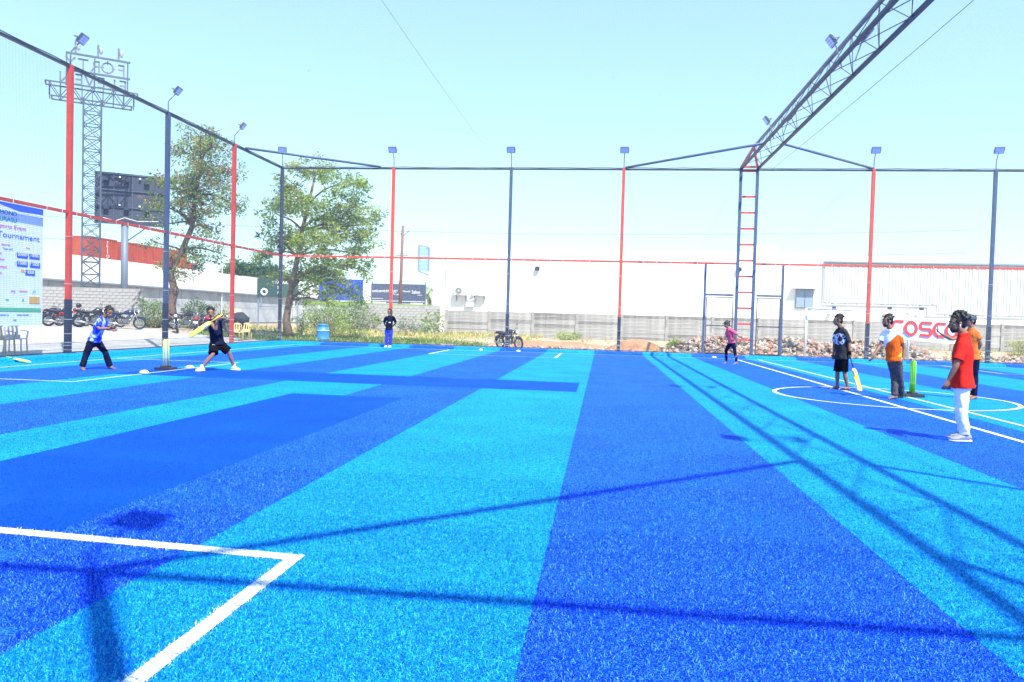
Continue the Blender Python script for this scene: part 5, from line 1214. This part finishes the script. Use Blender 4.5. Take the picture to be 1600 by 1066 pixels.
# 1 wicketkeeper crouching forward with hands together
person('barefoot man in blue patterned shirt crouching with both hands held out', 16.95,
       dict(head=(170.2, 488.5, 0), neck=(163.5, 494.9, 0), shR=(156, 499.5, -.14), shL=(165, 498.5, .16), elR=(153.2, 513.8, -.26), wrR=(171.5, 513.0, -.10), elL=(165.5, 514, .2), wrL=(176, 515.5, .08),
            hipR=(143.5, 533, -.10), hipL=(150.5, 532.5, .10), knR=(134.5, 553.5, -.14), anR=(128.5, 575, -.22), knL=(164, 550, .2), anL=(171.5, 575, .3)),
       (1, -.25), (1, -.45), M_skin, dict(mats=[M_kb], sleeve=.75, hem=.0, wr=.014), dict(mats=[M_navyc], cuff=.075, calf=.078, wr=.014), H_(h=1.05, n=30), None,
       dict(R=((1, .25, .05), (0, .6, .8), .35), L=((1, -.1, -.1), (0, -.8, .6), .35)), foot_dir=dict(R=(1, -.9), L=(1, -.1)), hpitch=.22)
# 2 batsman
def bat1(body, P_, hp_, q): pass
bt_b, bt_P, bt_base = person('batsman in black swinging a yellow bat, legs wide apart in white shoes', 18.0,
       dict(head=(329.5, 489.5, 0), neck=(332, 498.9, 0), shR=(327.5, 502.5, -.10), shL=(343, 500.5, .14), elR=(337.5, 516, -.36), wrR=(338.5, 500.5, -.40), elL=(352.5, 498.0, -.18), wrL=(343.5, 496.5, -.40),
            hipR=(334, 540.5, -.07), hipL=(345.5, 539.5, .08), knR=(333.2, 553.5, -.22), anR=(315.8, 573.5, -.34), knL=(357.5, 550, .14), anL=(365.5, 573, .28)),
       (.35, -1), (.45, -.9), M_skinl, dict(mats=[M_navyc], sleeve=.25, hem=.0, loose=1.05), dict(mats=[M_blackc, M_lwhite], len=.46, name='shorts', loose=1.22, paint=lambda c, n: 1 if (abs(c.x+.055) < .028 and abs(c.z-.70) < .045 and n.y < -.3) else 0), H_(h=1.12, n=60, c=1.15), [M_shw, M_sole],
       dict(R=((.35, -.1, 1), (0, 1, 0), 1.1), L=((-.8, -.2, -.4), (0, 1, .2), 1.1)), foot_dir=dict(R=(-.2, -1), L=(1, -.35)), hpitch=.15)
tag(bat('cricket_bat', AY(347.8, 491.0, 17.55), None, AY(296.5, 525.5, 17.25), [M_yb, M_yg, mat('white bat sticker', (.7, .7, .66), .5)], 'yellow bat raised across the chest of the batsman in black', (.2, 1, .4)), None, None, 'cricket bats')
# 3 far man
person('distant man in navy shirt and blue trousers, hands behind his back', 34.6,
       dict(head=(608.3, 487.2, 0), neck=(608.6, 492.9, 0), shR=(602.6, 496, 0), shL=(615.2, 496, 0), elR=(600.2, 505, .1), wrR=(604, 511.5, .22), elL=(618.6, 505, .1), wrL=(612.5, 511, .22),
            hipR=(604.2, 515.5, 0), hipL=(611.2, 515.5, 0), knR=(604.2, 528.5, -.02), anR=(603.6, 541, 0), knL=(610.8, 528.5, 0), anL=(609.6, 541, 0)),
       (-.1, -1), (-.15, -1), M_skin, dict(mats=[M_navyc, M_lwhite], sleeve=.9, hem=.0, paint=lambda c, n: 1 if (n.y < -.3 and ((abs(c.x-.08) < .045 and abs(c.z-1.17) < .022) or (abs(c.x+.09) < .035 and abs(c.z-1.22) < .012))) else 0), dict(mats=[M_bl2], cuff=.068, calf=.07), H_(), [M_shw, M_sole],
       dict(R=((.8, .3, -.4), (0, 1, 0), .6), L=((-.8, .3, -.4), (0, 1, 0), .6)), voxel=.013)
# 4 man in pink
person('man in pink shirt and dark cap walking, hand on hip, by the ladder column', 29.6,
       dict(head=(1135.6, 507.2, 0), neck=(1138, 512.3, 0), shL=(1142, 516.5, -.15), shR=(1136.8, 516, .16), elL=(1152.3, 522.5, -.22), wrL=(1147, 530.5, -.20), elR=(1135, 524.5, .28), wrR=(1141, 531.5, .22),
            hipL=(1144.6, 535.5, -.09), hipR=(1141.6, 535.5, .1), knR=(1134.6, 548, .12), anR=(1135, 563, .16), knL=(1148.5, 549, -.12), anL=(1151, 565, -.18)),
       (-1, -.3), (-1, -.35), M_skinl, dict(mats=[M_pinkc], sleeve=.8, hem=.02, collar=M_pinkc), dict(mats=[M_navyc], cuff=.045, calf=.056, len=.97, knee=.062), H_(n=10, cap=mat('dark cap cloth', (.03, .035, .05), .8)), None,
       dict(L=((-1, 0, -.1), (0, 1, 0), .6), R=((.3, .1, -1), (0, 1, 0), .5)), voxel=.012, hpitch=.1, foot_dir=dict(L=(-.8, -.6), R=(-.6, -.9)))
# 5 non-striker
ns, nsP, nsb = person('young man in black printed T-shirt and shorts, barefoot, bat upright beside him', 19.15,
       dict(head=(1309, 501, 0), neck=(1313.3, 510.8, 0), shL=(1320.5, 518, -.13), shR=(1308, 517.5, .15), elL=(1327, 538, -.16), wrL=(1327.6, 553, -.18), elR=(1303.5, 537, .22), wrR=(1302.5, 553, .2),
            hipL=(1319.5, 559.5, -.07), hipR=(1311.5, 559.5, .09), knR=(1308.5, 579, .1), anR=(1308.2, 604, .12), knL=(1319, 579, -.06), anL=(1324.3, 604, -.08)),
       (-1, -.35), (-1, -.1), M_skin, dict(mats=[M_charc, mat('grey white print', (.45, .47, .58), .85)], sleeve=.85, hem=.03, loose=1.05, paint=lambda c, n: 1 if (n.y < .2 and .045 < math.hypot(c.x+.135, (c.z-1.23)*.75) < .105 and noise.noise(c*22) > -.2) else 0),
       dict(mats=[M_blackc], len=.54, name='shorts', loose=1.0), H_(h=1.1, n=55, c=1.1, fringe=True), None,
       dict(L=((.1, -.1, -1), (-.3, .9, 0), 1.2), R=((-.1, 0, -1), (0, -1, 0), .6)), foot_dir=dict(L=(-1, -.15), R=(-1, -.05)),
       extra=lambda body, P_, hp_, q: MB().tube([P_['wrL']+Vector((0, 0, .07)), P_['wrL']-Vector((0, 0, .02))], [.041, .040], 12).build('wrist_guard', M_blackc, body, smooth=True))
a = nsb+nsP['wrL']+Vector((.0, -.02, -.04)); tip = AY(1343.3, 615.5, 18.6); tip.z = .02
tag(bat('cricket_bat', a, None, tip, [M_blk2, M_yb, mat('grey bat sticker', (.3, .3, .28), .5), mat('pale toe', (.75, .68, .35), .5)], 'yellow bat standing on its toe beside the young man in black', (-.2, -1, 0)), None, None, 'cricket bats')
# 6 umpire
def inpoly(x, y, P):
    c = False; j = len(P)-1
    for i in range(len(P)):
        if (P[i][1] > y) != (P[j][1] > y) and x < (P[j][0]-P[i][0])*(y-P[i][1])/(P[j][1]-P[i][1])+P[i][0]: c = not c
        j = i
    return c
def ump(c, n):
    if n.y > .35 or (n.x > .6 and n.y > -.2): return 0
    if inpoly(c.x, c.z, [(-.15, .93), (-.01, 1.06), (.02, .93)]): return 2
    if inpoly(c.x, c.z, [(-.34, 1.19), (-.155, 1.40), (-.035, 1.32), (-.02, 1.03), (-.10, .80), (-.32, .80)]): return 1
    return 0
person('barefoot man in white and orange polo shirt left of the green wicket', 17.15,
       dict(head=(1386.5, 502, 0), neck=(1390.8, 513.3, 0), shR=(1381, 521, .12), shL=(1404.5, 522.5, -.08), elR=(1374.8, 541, .08), wrR=(1364.5, 556, -.05), elL=(1413.5, 545, -.08), wrL=(1411, 561, -.16),
            hipR=(1393, 566, .07), hipL=(1403, 566, -.07), knR=(1397.3, 590, .06), anR=(1398.5, 619, -.02), knL=(1405.8, 590, -.02), anL=(1408.5, 618, .26)),
       (-.75, -.75), (-1, -.2), M_skin, dict(mats=[M_whitec, M_orc, M_yel], sleeve=.62, hem=-.02, loose=1.07, paint=ump, collar=M_whitec), dict(mats=[M_gryt], cuff=.070, calf=.073, wr=.015, ws=16), H_(h=1.05, n=60, c=1.1, low=True, beard=True), None,
       dict(R=((-.55, -.1, -1), (-.2, .3, .2), .45), L=((-.5, -.3, -.8), (-.6, .6, 0), 1.2)), foot_dir=dict(R=(-1, -.35), L=(-1, -.15)))
# 7 red T-shirt
person('man with curly hair in a red T-shirt and white trousers, standing nearest on the right', 11.0,
       dict(head=(1495.5, 505.5, 0), neck=(1504.5, 519.9, 0), shL=(1505.5, 536, -.17), shR=(1503.5, 535, .18), elL=(1494.5, 571, -.24), wrL=(1481.5, 594, -.20), elR=(1497, 571, .26), wrR=(1487, 594, .22),
            hipL=(1504.5, 597, -.07), hipR=(1502.5, 596, .07), knL=(1502.2, 644, -.09), anL=(1508, 681, -.08), knR=(1500, 642, .12), anR=(1505.5, 676, .26)),
       (-1, -.12), (-1, .0), M_skin, dict(mats=[M_redc], sleeve=.78, hem=.085, loose=1.08, wr=.014, ws=8), dict(mats=[M_whitec], cuff=.064, calf=.070, wr=.016, ws=14), H_(h=1.2, w=1.04, n=150, c=1.08, low=True, beard=True), [M_shg, M_sole, M_blackc],
       dict(L=((-.35, -.05, -1), (-.3, .9, 0), .7), R=((-.35, .05, -1), (-.3, -.9, 0), .6)), foot_dir=dict(L=(-1, -.12), R=(-1, -.02)), voxel=.009,
       extra=lambda body, P_, hp_, q: MB().tube([hp_(.080, .0, -.015), hp_(.080, .004, -.05)], [.008, .005], 6).build('earphone', M_lwhite, body, smooth=True))
# 8 orange shirt with cap, holding a phone
og, ogP, ogb = person('man in orange T-shirt and cap filming with a phone behind the red shirt', 17.9,
       dict(head=(1516, 502, 0), neck=(1517.5, 511.8, 0), shL=(1526, 520, -.1), shR=(1510.5, 519.5, .1), elL=(1533, 537, -.16), wrL=(1526, 550, -.08), elR=(1488.5, 531, -.15), wrR=(1470, 521.5, -.30),
            hipL=(1523.3, 562, -.08), hipR=(1516.5, 562, .08), knL=(1523, 589, -.05), anL=(1523.5, 617, -.1), knR=(1518, 588, .12), anR=(1519, 616, .18)),
       (-.8, -.5), (-1, -.15), M_skinl, dict(mats=[M_orT], sleeve=.62, hem=.0), dict(mats=[M_navyc], cuff=.05, calf=.058), H_(n=10, cap=mat('slate cap cloth', (.055, .065, .085), .8)), None,
       dict(L=((-1, 0, -.3), (0, 1, 0), .6), R=((-.75, 0, .6), (.6, 0, .7), .8)), foot_dir=dict(L=(-.9, -.5), R=(-.9, -.3)))
c = ogb+ogP['wrR']+Vector((-.085, -.02, .10)); ph = empty('phone', c, R_(-25), 'black phone with a dangling strap held up by the man in orange', 'phone')
MB().box((0, 0, 0), (.012, .075, .15)).build('case', M_blk2, ph, bevel=.004); MB().box((.0075, 0, 0), (.002, .068, .138)).build('screen', mat('phone screen', (.05, .07, .1), .1), ph)
MB().tube([(0, -.02, -.07), (.01, -.02, -.16), (0, -.01, -.30)], [.007, .006, .006], 6).build('strap', M_blk2, ph)

# a few dry leaves caught on the roof net
mb = MB()
for px, py in ((482, 110), (552, 209), (958, 121), (1030, 149), (977, 194), (218, 179)):
    c = G(px, py, H+.03); a = random.uniform(0, 3); u = Vector((math.cos(a), math.sin(a), 0))*.05; v = Vector((-math.sin(a), math.cos(a), .3))*.03
    mb.add([c-u, c+v, c+u, c-v], [(0, 1, 2, 3)])
tag(mb.build('dry_leaf', B1), 'a few dry leaves caught on the roof net', 'leaves', kind='stuff')
